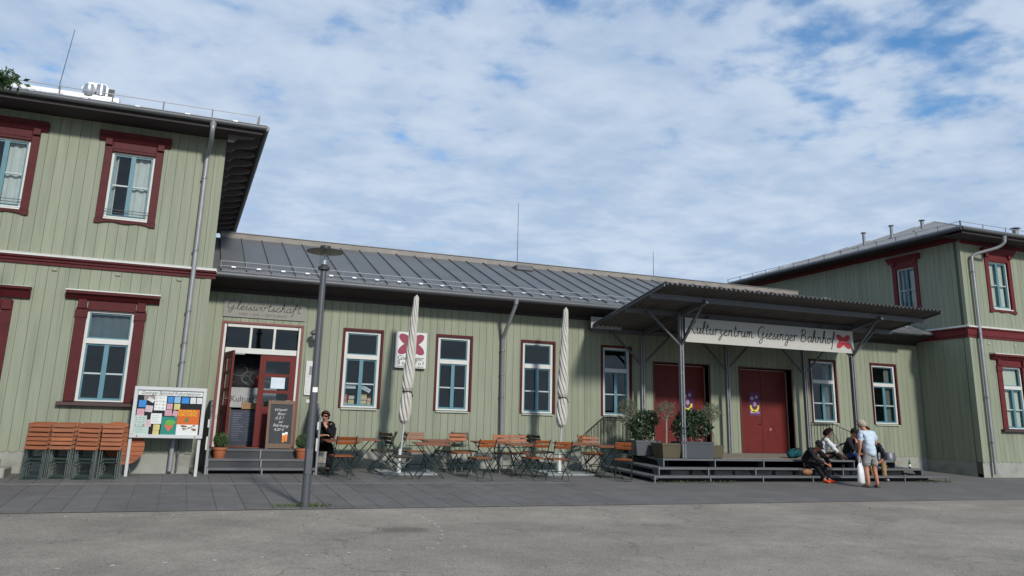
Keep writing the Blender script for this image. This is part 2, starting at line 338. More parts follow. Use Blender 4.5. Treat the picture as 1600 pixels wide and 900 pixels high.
# ================================================================ ground
def ground():
    ys = [-600, -60, -30, -19.5, -12, -6.05, 0, 14, 60, 600]; zs = [-.75, -.75, -.72, -.545, -.41, -.3025, 0, .2, .2, .2]
    xs = [-600, -40, -10, 0, 10, 20, 40, 600]; mb = MB()
    I = [[mb.P((x, y, z-.004)) for x in xs] for y, z in zip(ys, zs)]
    for j in range(len(ys)-1):
        for i in range(len(xs)-1): mb.F(I[j][i], I[j][i+1], I[j+1][i+1], I[j+1][i])
    m = M('pale_worn_asphalt', (.252, .222, .184), .95, var=.18, scale=1.3, bump=.9, bscale=55)
    nt = m.node_tree; N = nt.nodes; L = nt.links; b = N['Principled BSDF']; src = b.inputs['Base Color'].links[0].from_socket
    g = N.new('ShaderNodeNewGeometry')                                   # aggregate speckle and large patches
    v = N.new('ShaderNodeTexVoronoi'); v.inputs['Scale'].default_value = 70; L.new(g.outputs['Position'], v.inputs[0])
    q = N.new('ShaderNodeSeparateColor'); L.new(v.outputs['Color'], q.inputs[0])
    r = N.new('ShaderNodeMapRange'); L.new(q.outputs[0], r.inputs[0]); r.inputs[3].default_value = .72; r.inputs[4].default_value = 1.28
    t = N.new('ShaderNodeTexNoise'); t.inputs['Scale'].default_value = .35; t.inputs['Detail'].default_value = 5; L.new(g.outputs['Position'], t.inputs[0])
    r2 = N.new('ShaderNodeMapRange'); L.new(t.outputs[0], r2.inputs[0]); r2.inputs[1].default_value = .3; r2.inputs[2].default_value = .7; r2.inputs[3].default_value = .82; r2.inputs[4].default_value = 1.12
    mu = N.new('ShaderNodeMath'); mu.operation = 'MULTIPLY'; L.new(r.outputs[0], mu.inputs[0]); L.new(r2.outputs[0], mu.inputs[1])
    # a dark damp patch on the tarmac
    sv = N.new('ShaderNodeVectorMath'); sv.operation = 'SUBTRACT'; L.new(g.outputs['Position'], sv.inputs[0]); sv.inputs[1].default_value = (3.0, -8.35, -.34)
    sm = N.new('ShaderNodeVectorMath'); sm.operation = 'MULTIPLY'; L.new(sv.outputs[0], sm.inputs[0]); sm.inputs[1].default_value = (1/.42, 1/.30, 0)
    sl = N.new('ShaderNodeVectorMath'); sl.operation = 'LENGTH'; L.new(sm.outputs[0], sl.inputs[0])
    ad = N.new('ShaderNodeMath'); ad.operation = 'ADD'; L.new(sl.outputs['Value'], ad.inputs[0]); L.new(t.outputs[0], ad.inputs[1])
    sr = N.new('ShaderNodeMapRange'); sr.interpolation_type = 'SMOOTHSTEP'; L.new(ad.outputs[0], sr.inputs[0]); sr.inputs[1].default_value = .9; sr.inputs[2].default_value = 1.7; sr.inputs[3].default_value = .55; sr.inputs[4].default_value = 1
    mu2 = N.new('ShaderNodeMath'); mu2.operation = 'MULTIPLY'; L.new(mu.outputs[0], mu2.inputs[0]); L.new(sr.outputs[0], mu2.inputs[1])
    # hairline cracks and darker repair patches
    wn = N.new('ShaderNodeTexNoise'); wn.inputs['Scale'].default_value = 1.6; wn.inputs['Detail'].default_value = 6; L.new(g.outputs['Position'], wn.inputs[0])
    wa = N.new('ShaderNodeVectorMath'); wa.operation = 'MULTIPLY_ADD'; L.new(wn.outputs['Color'], wa.inputs[0]); wa.inputs[1].default_value = (1.1, 1.1, 0); L.new(g.outputs['Position'], wa.inputs[2])
    cv = N.new('ShaderNodeTexVoronoi'); cv.feature = 'DISTANCE_TO_EDGE'; cv.inputs['Scale'].default_value = .33; L.new(wa.outputs[0], cv.inputs[0])
    cr = N.new('ShaderNodeMapRange'); L.new(cv.outputs['Distance'], cr.inputs[0]); cr.inputs[1].default_value = .0; cr.inputs[2].default_value = .006; cr.inputs[3].default_value = .62; cr.inputs[4].default_value = 1
    pv_ = N.new('ShaderNodeTexNoise'); pv_.inputs['Scale'].default_value = .8; pv_.inputs['Detail'].default_value = 7; pv_.inputs['Roughness'].default_value = .7; L.new(g.outputs['Position'], pv_.inputs[0])
    pr2 = N.new('ShaderNodeMapRange'); pr2.interpolation_type = 'SMOOTHSTEP'; L.new(pv_.outputs[0], pr2.inputs[0]); pr2.inputs[1].default_value = .40; pr2.inputs[2].default_value = .66; pr2.inputs[3].default_value = 1.06; pr2.inputs[4].default_value = .86
    m3 = N.new('ShaderNodeMath'); m3.operation = 'MULTIPLY'; L.new(cr.outputs[0], m3.inputs[0]); L.new(pr2.outputs[0], m3.inputs[1])
    m4 = N.new('ShaderNodeMath'); m4.operation = 'MULTIPLY'; L.new(m3.outputs[0], m4.inputs[0]); L.new(mu2.outputs[0], m4.inputs[1]); mu2 = m4
    vm = N.new('ShaderNodeVectorMath'); vm.operation = 'SCALE'; L.new(src, vm.inputs[0]); L.new(mu2.outputs[0], vm.inputs['Scale']); L.new(vm.outputs[0], b.inputs['Base Color'])
    gr = mb.build('ground', m, kind='structure')
    # pavement sheet
    pm = M('dark_smooth_asphalt', (.122, .115, .110), .9, var=.16, scale=1.6, bump=.5, bscale=70, dirt=((.16, .15, .14), .8, .5, .7, .5, (1, 1, 1)))
    mb = MB()
    J = [[mb.P((x, y, .05*y+.002)) for x in (-60, 0, 30, 80)] for y in (-6.05, -3, 0, 9)]
    for j in range(3):
        for i in range(3): mb.F(J[j][i], J[j][i+1], J[j+1][i+1], J[j+1][i])
    pv = mb.build('pavement', pm, kind='structure')
    sm_ = M('grey_paving_slab', (.118, .113, .108), .9, var=.2, scale=3, rand=.08, bump=.5, bscale=60, dirt=((.085, .08, .075), 1.1, .5, .7, .6, (1, 1, 1)))
    pitch = .415
    def slab_mesh(w, l):
        mb = MB(); mb.box(-w/2, w/2, -l/2, l/2, 0, .009, .003); return mb.mesh('paving_slab', sm_)
    rows = [(-6.03, -4.49), (-4.49, -2.94), (-2.86, -1.9), (-1.9, -.94)]
    for (ya, yb) in rows:
        me = slab_mesh(pitch-.008, yb-ya-.006)
        for i in range(-17, 20):
            x = i*pitch+.1
            if ya > -2.9 and x < -3: continue
            y = (ya+yb)/2; o = put('paving_slab', me, pv, (x, y, .05*y+.0015+random.uniform(0, .002))); o.rotation_euler = (math.atan(.05)+random.uniform(-.0012, .0012), random.uniform(-.0012, .0012), 0)
    mb = MB()
    for i in range(60):                                               # narrow setts between the slab fields
        x = -7+i*.25; mb.bar((x, -2.9, -.1395), (x+.235, -2.9, -.1395), .06, .016)
    mb.build('sett_row', M('grey_sett', (.17, .165, .16), .9, var=.2, rand=.1), pv, kind='stuff')
    # white dots on the tarmac, in two rows and an arc
    dot = MB(); dot.lathe([(.024, 0), (.025, .003)], n=10); dm = dot.mesh('paint_dot', M('white_road_paint', (.42, .42, .40), .8, var=.3, scale=20))
    P = [(-2.6+.68*i, -6.42) for i in range(20)] + [(-1.35+.47*i, -10.4+.06*i) for i in range(11)] + [(3.55+.04*i-.012*i*i, -6.9-.33*i) for i in range(10)]
    for x, y in P:
        o = put('paint_dot', dm, gr, (x, y+random.uniform(-.02, .02), gz(x, y)-.003))
    # dry leaves
    pts = np.array([[random.uniform(-2, 14), random.uniform(-12, -5), 0] for _ in range(70)]); pts[:, 2] = [gz(x, y)+.012 for x, y, _ in pts]
    lm = leaf_mesh('fallen_leaves', pts, .05, M('dry_leaf', (.10, .065, .035), .8, var=.4), up=0, aspect=.6)
    for v in lm.vertices: v.co.z = gz(v.co.x, v.co.y)+.004+.02*random.random()
    put('fallen_leaves', lm, None, kind='stuff', label='scattered dry brown leaves on the grey tarmac', cat='leaves')
ground()
# ================================================================ windows and doors (local space: x right, y into the wall, z up)
def curtain(mb, x0, x1, z0, z1, y, amp=.025, per=.11):
    n = max(6, int((x1-x0)/per*6)); A = []
    for i in range(n+1):
        x = x0+(x1-x0)*i/n; yy = y+amp*math.sin(2*math.pi*(x-x0)/per)
        A.append((mb.P((x, yy, z0)), mb.P((x, yy, z1)), mb.P((x, yy+.004, z0)), mb.P((x, yy+.004, z1))))
    for a, b in zip(A, A[1:]): mb.F(a[0], b[0], b[1], a[1]); mb.F(a[2], a[3], b[3], b[2])
def window(parent, x0, x1, z0, z1, style, T=None, red=None, cover=None, bar=False):
    """x0..z1: the outside of the white frame"""
    red = red or RED; FW = {'plain': .068, 'pilaster': .055, 'upper': .045}[style]
    def mk(): m = MB(); m.T = T; return m
    zt = z0+(z1-z0)*(.66 if style != 'upper' else 2)                # transom height
    w = mk(); a, b = .035, .13                                       # frame depth range
    w.box(x0, x0+FW, a, b, z0, z1); w.box(x1-FW, x1, a, b, z0, z1); w.box(x0+FW, x1-FW, a+.001, b, z1-FW*.8, z1); w.box(x0+FW, x1-FW, a+.001, b, z0, z0+FW*.5)
    if style != 'upper': w.box(x0+FW, x1-FW, a-.012, b, zt-.05, zt+.05)
    win = w.build('window', WHITE, parent)
    ix0, ix1, iz0 = x0+FW, x1-FW, z0+FW*.5; top = (zt-.05) if style != 'upper' else z1-FW*.8; cx = (x0+x1)/2; SW = .034
    s = mk()
    for (p, q) in ((ix0, cx-.003), (cx+.003, ix1)):
        s.box(p, p+SW, .06, .11, iz0, top); s.box(q-SW, q, .06, .11, iz0, top); s.box(p+SW, q-SW, .061, .11, iz0, iz0+SW*1.2); s.box(p+SW, q-SW, .061, .11, top-SW, top)
    s.box(cx-.045, cx+.045, .045, .0595, iz0, top)
    if style != 'upper':
        s.box(ix0, ix0+SW*.8, .065, .11, zt+.05, z1-FW*.8); s.box(ix1-SW*.8, ix1, .065, .11, zt+.05, z1-FW*.8); s.box(ix0+SW*.8, ix1-SW*.8, .066, .11, zt+.05, zt+.05+SW*.8); s.box(ix0+SW*.8, ix1-SW*.8, .066, .11, z1-FW*.8-SW*.8, z1-FW*.8)
    s.build('sash', TEAL, win)
    zm = iz0+(top-iz0)*(.5 if style == 'upper' else .47); mu = mk()
    for (p, q) in ((ix0+SW, cx-SW), (cx+SW, ix1-SW)): mu.box(p, q, .058, .098, zm-.016, zm+.016)
    mu.build('glazing_bar', M('pale_blue_bar', (.34, .40, .41), .5), win)
    P = [(ix0+SW, cx-SW, iz0+SW, zm-.016), (cx+SW, ix1-SW, iz0+SW, zm-.016), (ix0+SW, cx-SW, zm+.016, top-SW), (cx+SW, ix1-SW, zm+.016, top-SW)]
    if style != 'upper': P.append((ix0+SW*.8, ix1-SW*.8, zt+.05+SW*.8, z1-FW*.8-SW*.8))
    for (p, q, u, v) in P: mk().box(p, q, .082, .087, u, v).build('pane', GLASS, win)
    if cover == 'curtain':
        c = mk(); curtain(c, ix0, ix0+.09, iz0, top, .17); curtain(c, cx+.03, ix1, iz0, top, .17, .018, .15); c.build('curtain', CURTAIN, win, smooth=True)
    if cover == 'side_curtain':
        c = mk(); curtain(c, ix1-.22, ix1, iz0, z1-.1, .19); c.build('curtain', M('grey_curtain', (.20, .22, .20), .9), win, smooth=True)
    if cover == 'blind':
        c = mk(); c.box(ix0, ix1, .15, .154, iz0, z1-.05); c.build('blind', BLIND, win)
    if cover == 'net':
        c = mk(); curtain(c, ix0, ix1, zt+.06, z1-.08, .16, .012, .17); c.build('curtain', M('grey_blue_net', (.10, .13, .15), .9), win, smooth=True)
    if style == 'plain':
        t = mk(); TW = .06; zb = z0-.02
        t.box(x0-TW, x0, -.022, .12, zb, z1+TW, .004); t.box(x1, x1+TW, -.022, .12, zb, z1+TW, .004); t.box(x0, x1, -.0215, .12, z1, z1+TW, .004)
        t.build('trim', red, win)
        g = mk(); g.prism([(-.045, z0-.055), (.12, z0-.055), (.12, z0-.002), (-.045, z0-.025)], 0, x0+.004, x1-.004); g.build('sill', SILLG, win)
    elif style == 'pilaster':
        t = mk(); PW = .20
        for p, q in ((x0-PW, x0), (x1, x1+PW)):
            t.box(p, q, -.04, .10, z0-.01, z1+.05, .006); t.box(p-.012, q+.012, -.055, .05, z1-.16, z1+.0, .006); t.box(p+.02, q-.02, -.075, .05, z1+.02, z1+.20, .006)
        t.box(x0+.001, x1-.001, -.03, .10, z1, z1+.20, .006)
        t.build('trim', red, win)
        c = mk(); c.prism([(-.06, z1+.20), (.03, z1+.20), (.03, z1+.35), (-.19, z1+.35), (-.19, z1+.30), (-.13, z1+.27)], 0, x0-.41, x1+.43); c.build('cornice', red, win)
        c = mk(); c.prism([(-.205, z1+.3525), (.0, z1+.3525), (.0, z1+.405), (-.205, z1+.375)], 0, x0-.42, x1+.44); c.build('flashing', WHITE, win)
        g = mk(); g.prism([(-.13, z0-.085), (.03, z0-.085), (.03, z0-.012), (-.13, z0-.03)], 0, x0-.30, x1+.30); g.build('sill', M('dark_brown_sill', (.05, .022, .02), .6), win)
    else:
        t = mk(); PW = .15
        for p, q in ((x0-PW, x0), (x1, x1+PW)): t.box(p, q, -.035, .10, z0-.06, z1+.22, .006); 
        for p, q in ((x0-PW, x0-.02), (x1+.02, x1+PW)): t.box(p, q, -.09, -.036, z1+.12, z1+.26, .006)
        t.box(x0+.001, x1-.001, -.03, .10, z1, z1+.22, .006); t.box(x0+.0, x1-.0, -.042, -.031, z1+.06, z1+.085); t.build('trim', red, win)
        c = mk(); c.prism([(-.05, z1+.22), (.03, z1+.22), (.03, z1+.40), (-.17, z1+.40), (-.17, z1+.36), (-.10, z1+.30)], 0, x0-.28, x1+.28); c.build('cornice', red, win)
        g = mk(); A0, A1 = x0-PW-.01, x1+PW+.01; n = 24; low = []
        for i in range(n+1):                                            # carved lower edge
            u = i/n; x = A0+(A1-A0)*u; e = abs(u-.5)*2
            z = z0-.155 + (.0 if e > .80 else .055*math.sin((.8-e)/.8*math.pi*.5)**.5 - (.035 if e < .35 else 0)*math.cos(e/.35*math.pi*.5))
            low.append((x, z))
        g.prism(low[::1]+[(A1, z0-.062), (A0, z0-.062)], 1, -.045, .02); g.build('apron', red, win)
        g = mk(); g.prism([(-.06, z0-.06), (.06, z0-.06), (.06, z0+.0), (-.06, z0-.03)], 0, x0+.002, x1-.002); g.build('sill', WHITE, win)
        if bar:
            r_ = mk(); r_.tube([(x0-.01, -.02, z0+.09), (x1+.01, -.02, z0+.09)], .007, 5); r_.tube([(x0-.01, -.02, z0+.15), (x1+.01, -.02, z0+.15)], .007, 5); r_.build('guard_bar', STEEL, win)
    return win
def gutter(parent, pts, r=.062, mat=None):
    mb = MB(); mb.tube(pts, r, 10); 
    return mb.build('gutter', mat or ZINC_D, parent, smooth=True)
def downpipe(parent, pts, r=.048, collars=(), mat=None, head=None):
    mb = MB(); mb.tube(pts, r, 10)
    if head: mb.tube([Vector(head)+Vector((0, 0, .16)), head], [.085, .05], 10)
    o = mb.build('downpipe', mat or ZINC, parent, smooth=True)
    for c in collars:
        MB().tube([(c[0], c[1], c[2]-.02), (c[0], c[1], c[2]+.02)], r+.012, 10).build('pipe_clip', STEEL_L, o, smooth=True)
def snow_guard(parent, a, b, h=.16, step=.62, clamp=True):
    """two rails on stands along the eave from a to b"""
    a = Vector(a); b = Vector(b); n = max(2, int((b-a).length/step)); mb = MB()
    mb.tube([a+Vector((0, 0, .04)), b+Vector((0, 0, .04))], .011, 5); mb.tube([a+Vector((0, 0, h)), b+Vector((0, 0, h))], .011, 5)
    g = mb.build('snow_guard', SNOW, parent, smooth=True); st = MB(); cl = MB()
    for i in range(n+1):
        p = a.lerp(b, i/n); st.bar(p+Vector((0, 0, -.03)), p+Vector((0, 0, h+.02)), .03, .008)
        if clamp and i < n:
            q = a.lerp(b, (i+.5)/n); d = (b-a).normalized()*.045; cl.bar(q-d+Vector((0, -.02, .02)), q+d+Vector((0, -.02, .02)), .05, .03)
    st.build('guard_stand', STEEL, g, kind='stuff')
    if clamp: cl.build('guard_clamp', SNOW, g, kind='stuff')
# ================================================================ two-storey end houses
def house(label, X0, X1, Y0, Y1, band, soff, over, red, fwins, swins, side_x, doors=(), board_x=None, inner='left', base_z=.33):
    h = thing('station_house', label, 'building')
    FH = [(w[0], w[1], w[2]-.05, w[3]+.02) for w in fwins]+[(d[0], d[1], -.2, d[2]) for d in doors]
    wl = MB(); wall_strips(wl, X0, X1, 0, soff, Y0+.025, Y0+.22, FH)
    # side wall facing the hall (holes in y)
    T = Matrix.Translation((side_x, 0, 0)) @ Matrix.Rotation(math.radians(-90 if inner == 'left' else 90), 4, 'Z')
    sg = -1 if inner == 'left' else 1                                     # local x = sg*worldY
    loc = lambda y: sg*y
    SH = [(min(loc(w[0]), loc(w[1])), max(loc(w[0]), loc(w[1])), w[2]-.05, w[3]+.02) for w in swins]
    s2 = MB(); s2.T = T; a, b = sorted((loc(Y0+.222), loc(Y1))); wall_strips(s2, a, b, 0, soff, .025, .22, SH)
    far = X0 if side_x == X1 else X1; s3 = MB(); s3.box(min(far, far+.2*(1 if far == X0 else -1)), max(far, far+.2*(1 if far == X0 else -1)), Y0+.222, Y1, 0, soff); s3.box(X0+.2, X1-.2, Y1-.2, Y1, 0, soff)
    s3.box(X0+.3, X1-.3, Y0+.25, Y1-.25, band[0], band[0]+.2); s3.box(X0+.25, X1-.25, Y0+.25, Y1-.25, -.2, .02)
    w_ = wl.build('wall', G_BACK, h); s2.build('side_wall', G_BACK, h); s3.build('rear_wall', G_BACK, h)
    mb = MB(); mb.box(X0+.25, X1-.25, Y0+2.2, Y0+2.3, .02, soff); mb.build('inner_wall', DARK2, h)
    pl = MB(); pl.box(X0-.0, X1, Y0+.012, Y0+.026, -.4, base_z+.06); pl.T = T; pl.box(a-.2, b, .012, .024, -.4, base_z+.06)
    pl.T = None; pl.build('plinth', PLINTH, h)
    boards(h, X0, X1, base_z, band[0]+.02, FH, y=Y0)
    boards(h, X0, X1, band[1]-.02, soff, FH, y=Y0, scallop=False)
    a2, b2 = sorted((loc(Y0), loc(Y1)))
    boards(h, a2, b2, base_z, band[0]+.02, SH, T=T, y=0); boards(h, a2, b2, band[1]-.02, soff, SH, T=T, y=0, scallop=False)
    # corner board
    cx0, cx1 = (side_x-.015, side_x+.11) if inner == 'left' else (side_x-.11, side_x+.015)
    MB().box(cx0, cx1, Y0-.016, Y0+.10, base_z, band[0]).box(cx0, cx1, Y0-.016, Y0+.10, band[1], soff).build('corner_board', G_BOARD, h)
    # string course with pale flashing, on the front and round the corner
    P = .10; prof = [(0, band[0]), (-.035, band[0]), (-.035, band[0]+.05), (-.06, band[0]+.07), (-.06, band[1]-.06), (-P, band[1]-.03), (-P, band[1]), (0, band[1])]
    e0, e1 = (X0, X1+P) if inner != 'left' else (X0-P, X1)
    c = MB(); c.prism([(Y0+p, z) for p, z in prof], 0, e0, e1); c.T = T; c.prism(prof, 0, a2 if inner != 'left' else a2, b2 if inner == 'left' else b2); c.T = None
    sc_ = c.build('string_course', red, h)
    f = MB(); f.prism([(Y0-P-.015, band[1]+.002), (Y0-.002, band[1]+.002), (Y0-.002, band[1]+.075), (Y0-P-.015, band[1]+.03)], 0, e0, e1)
    f.T = T; f.prism([(-P-.015, band[1]+.003), (-.002, band[1]+.003), (-.002, band[1]+.076), (-P-.015, band[1]+.031)], 0, a2, b2); f.build('flashing', WHITE, sc_)
    for w in fwins: window(h, w[0], w[1], w[2], w[3], w[4], Matrix.Translation((0, Y0, 0)), red, w[5] if len(w) > 5 else None, bar=(len(w) > 6))
    for w in swins: 
        p, q = sorted((loc(w[0]), loc(w[1]))); window(h, p, q, w[2], w[3], w[4], T, red, w[5] if len(w) > 5 else None)
    # hip roof, soffit, fascia
    ez = soff+.18; ex0, ex1, ey0, ey1 = X0-over, X1+over, Y0-over, Y1+over; hd = (ey1-ey0)/2; ry = (ey0+ey1)/2; rz_ = ez+.37*hd; m = MB()
    e = [m.P(p) for p in ((ex0, ey0, ez), (ex1, ey0, ez), (ex1, ey1, ez), (ex0, ey1, ez))]; r_ = [m.P((ex0+hd, ry, rz_)), m.P((ex1-hd, ry, rz_))]
    m.F(e[0], e[1], r_[1], r_[0]); m.F(e[1], e[2], r_[1]); m.F(e[2], e[3], r_[0], r_[1]); m.F(e[3], e[0], r_[0])
    for i in range(int((ex1-ex0)/.6)):                                    # seams of the front slope
        x = ex0+.3+i*.6; t = min(1, (x-ex0)/hd, (ex1-x)/hd); m.bar((x, ey0, ez+.015), (x, ey0+hd*t, ez+.015+.37*hd*t), .02, .03)
    for i in range(int((ey1-ey0)/.6)):
        y = ey0+.3+i*.6; t = min(1, (y-ey0)/hd, (ey1-y)/hd); xs, dx = (ex0, 1) if inner == 'left' else (ex1, -1)
        m.bar((xs, y, ez+.015), (xs+dx*hd*t, y, ez+.015+.37*hd*t), .02, .03)
    rf = m.build('roof', M('pale_grey_house_roof', (.20, .205, .215), .5, metal=.1, var=.14, scale=1.1), h)
    s = MB(); s.box(ex0+.02, ex1-.02, ey0+.02, Y0+.02, soff+.005, soff+.03); s.box(ex0+.02, X0+.02, Y0+.02, ey1-.02, ez-.05, ez-.02); s.box(X1-.02, ex1-.02, Y0+.02, ey1-.02, ez-.05, ez-.02); s.box(X0+.02, X1-.02, Y1-.02, ey1-.02, ez-.05, ez-.02); s.build('soffit', SOFFIT, rf)
    fa = MB(); fa.box(ex0, ex1, ey0, ey0+.02, soff-.0, ez-.004); fa.box(ex0, ex0+.02, ey0+.02, ey1, ez-.10, ez-.004); fa.box(ex1-.02, ex1, ey0+.02, ey1, ez-.10, ez-.004); fa.build('fascia', SOFFIT, rf)
    fr = MB(); (fr.box(X0, X1, Y0-.02, Y0-.003, soff-.10, soff+.004) if inner == 'left' else None); sx = X1 if inner != 'left' else X0; k = 1 if inner != 'left' else -1
    fr.box(min(sx+k*.003, sx+k*.02), max(sx+k*.003, sx+k*.02), Y0, Y1, soff-.04, ez-.055); fr.build('frieze_board', red, h)
    g0 = ez-.045
    gutter(rf, [(ex0-.06, ey0-.06, g0), (ex1+.06, ey0-.06, g0)]); xx = ex0-.06 if inner == 'left' else ex1+.06; gutter(rf, [(xx, ey0-.06, g0), (xx, ey1, g0)])
    snow_guard(rf, (ex0+.1, ey0+.12, ez+.045), (ex1-.1, ey0+.12, ez+.045), .22 if inner != 'left' else .17, .95)
    xx = ex0+.12 if inner == 'left' else ex1-.12; snow_guard(rf, (xx, ey0+.1, ez+.045), (xx, ey1-.1, ez+.045), .17, .8)
    for i in range(15 if inner != 'left' else 0):                                                     # shaped rafter ends under the side eave
        y = Y0-over*.55+i*(Y1-Y0+over)/14.5; lo = over-.05; mb = MB(); x0 = side_x
        pr_ = [(0, ez-.055), (0, ez-.34), (k*.12, ez-.34), (k*.2, ez-.24), (k*lo*.75, ez-.20), (k*lo, ez-.13), (k*lo, ez-.055)]
        pr_ = [(x0+k*.021+p, z) for p, z in pr_]; mb.prism(pr_ if k > 0 else pr_[::-1], 1, y-.05, y+.05); mb.build('rafter_end', RAFTER, rf)
    return h, rf
LH, LROOF = house('green boarded two-storey house on the left with oxblood window surrounds', -12.0, .36, -1.3, 8.3, (3.93, 4.09), 7.06, .72, RED,
    [(-1.85+d, -1.01+d, 5.055, 6.46, 'upper', 'curtain', 1) for d in (0, -2.34, -4.68)]+[(-1.88+d, -1.0+d, 1.31, 3.10, 'pilaster', 'net') for d in (0, -4.68)], [], .36, doors=[(-4.42, -3.18, 3.19)], inner='right')
RH, RROOF = house('green boarded two-storey house on the right with brick red window surrounds', 21.97, 35.5, -1.94, 8.3, (3.98, 4.28), 7.0, .70, RED_R,
    [(23.13+d, 23.98+d, 4.965, 6.44, 'upper', 'blind') for d in (0, 2.32, 4.64)]+[(23.17+d, 24.05+d, 1.31, 3.16, 'pilaster', 'blind') for d in (0, 2.32, 4.64)],
    [(-.19, .54, 5.0, 6.455, 'upper', 'curtain')], 21.97, inner='left')
def left_door():
    T = Matrix.Translation((0, -1.3, 0)); x0, x1 = -4.22, -3.38
    d = MB(); d.T = T; d.box(x0, x1, .10, .15, .12, 2.45)
    for a, b in ((.25, 1.1), (1.25, 2.3)): d.box(x0+.12, x1-.12, .085, .099, a, b, .008)
    o = d.build('door', REDDOOR, LH)
    t = MB(); t.T = T
    for a, b in ((x0-.20, x0), (x1, x1+.20)): t.box(a, b, -.04, .14, .05, 3.18, .006); t.box(a+.02, b-.02, -.075, -.041, 3.0, 3.20, .006)
    t.box(x0+.001, x1-.001, -.03, .14, 3.02, 3.22, .006); t.build('trim', RED, o)
    c = MB(); c.T = T; c.prism([(-.06, 3.24), (.03, 3.24), (.03, 3.45), (-.19, 3.45), (-.19, 3.41), (-.13, 3.37)], 0, x0-.5, x1+.47); c.build('cornice', RED, o)
    c = MB(); c.T = T; c.prism([(-.205, 3.4525), (0, 3.4525), (0, 3.475), (-.205, 3.462)], 0, x0-.51, x1+.48); c.build('flashing', WHITE, o)
    c = MB(); c.T = T; c.box(x0, x1, .04, .13, 2.452, 2.55); c.box(x0, x0+.06, .04, .13, 2.551, 3.018); c.box(x1-.06, x1, .04, .13, 2.551, 3.018); c.build('transom', WHITE, o)
    c = MB(); c.T = T; c.box(x0+.061, x1-.061, .08, .085, 2.552, 3.017); c.build('pane', GLASS, o)
    c = MB(); c.T = T; c.tube([(x1-.1, .05, 1.15), (x1-.1, .05, 1.35)], .012, 6); c.build('handle', STEEL_L, o)
    st = thing('stone_steps', 'pair of worn stone steps at the left house door', 'steps', (-3.5, -1.3, 0))
    MB().box(-.62, .75, -.75, -.001, -.15, .08, .02).build('lower_step', STONE, st); MB().box(-.6, .55, -.4, -.001, .081, .22, .02).build('upper_step', STONE, st)
left_door()
downpipe(LROOF, smooth_pts([(.05, -2.06, 7.12), (.05, -2.06, 6.98), (.045, -1.85, 6.80), (.02, -1.46, 6.66), (.01, -1.41, 6.5)], 4)+[(.0, -1.41, 0.0)], .05, [(.0, -1.41, z) for z in (6.1, 4.5, 3.2, 2.55, 2.15)], head=(.05, -2.06, 7.02))
MB().tube([(.12, -1.36, .0), (.12, -1.36, .62)], .02, 8).tube([(.12, -1.36, .3), (.12, -1.36, .36)], .032, 8).build('standpipe', STEEL, LH, smooth=True)
downpipe(RROOF, smooth_pts([(23.03, -2.66, 7.03), (23.03, -2.66, 6.9), (22.9, -2.5, 6.74), (22.4, -2.1, 6.55), (22.31, -2.05, 6.4)], 4)+[(22.31, -2.05, 0.0)], .048, [(22.31, -2.05, z) for z in (6.0, 4.1, 2.2, .9)], head=(23.03, -2.66, 6.92))
for x in (-2.57, -1.42, -.25, -3.72): MB().box(x-.05, x+.05, -1.33, -1.301, 3.83, 3.89, .006).build('vent_cap', G_BOARD, LH)
for x in (22.75, 23.9, 25.1): MB().box(x-.04, x+.04, -1.965, -1.941, 3.80, 3.85, .005).build('vent_cap', SILLG, RH)
# vent pipes and lightning rods on the right roof
for (x, y, z, t, r) in ((23.4, 3.2, 8.0, .62, .055), (23.9, 2.35, 8.15, .62, .055), (24.5, 1.5, 8.2, .65, .06), (25.2, -1.5, 7.35, .62, .09)):
    m = MB(); m.tube([(x, y, z-.2), (x, y, z+t-.18)], r, 10); m.tube([(x, y, z+t-.16), (x, y, z+t-.13)], [r*1.9, r*1.6], 10); m.build('vent_pipe', STEEL_L, RROOF, smooth=True)
# ventilation unit on the left roof
def vent_unit():
    v = thing('ventilation_unit', 'white rooftop ventilation unit with silver ducts on the left house', 'ventilation unit', (-2.72, 2.2, 8.58))
    al = M('bright_white_metal', (.55, .56, .57), .35, metal=.3, var=.06); du = M('silver_duct', (.45, .46, .48), .3, metal=.8, var=.1)
    MB().box(-4.2, .55, -.5, .6, -.55, .18, .02).build('plenum', al, v)
    n = MB()
    for i in range(40): n.box(-4.1+i*.1, -4.04+i*.1, -.54, -.501, -.42, .08)
    n.build('louvre', du, v, kind='stuff')
    m = MB(); m.prism([(-.30, .18), (-.34, .36), (-.20, .52), (.18, .52), (.34, .35), (.36, .181)], 1, -.38, .38); m.build('hood', al, v)
    MB().tube([(-.16, -.39, .19), (-.16, -.46, .32), (-.16, -.46, .42)], [.16, .14, .10], 12).build('duct', du, v, smooth=True)
    MB().tube([(.1, -.42, .18), (.1, -.42, .46)], .11, 12).build('duct', du, v, smooth=True)
    MB().box(.26, .40, -.42, -.385, .20, .40).build('intake', BLACK, v)
vent_unit()
MB().tube([(-1.6, 1.4, 7.8), (-1.6, 1.4, 8.50)], .06, 10).build('vent_pipe', STEEL_L, LROOF, smooth=True)
MB().tube([(-3.62, 2.0, 8.4), (-3.44, 2.0, 10.5)], [.012, .008], 6).build('lightning_rod', STEEL, LROOF)
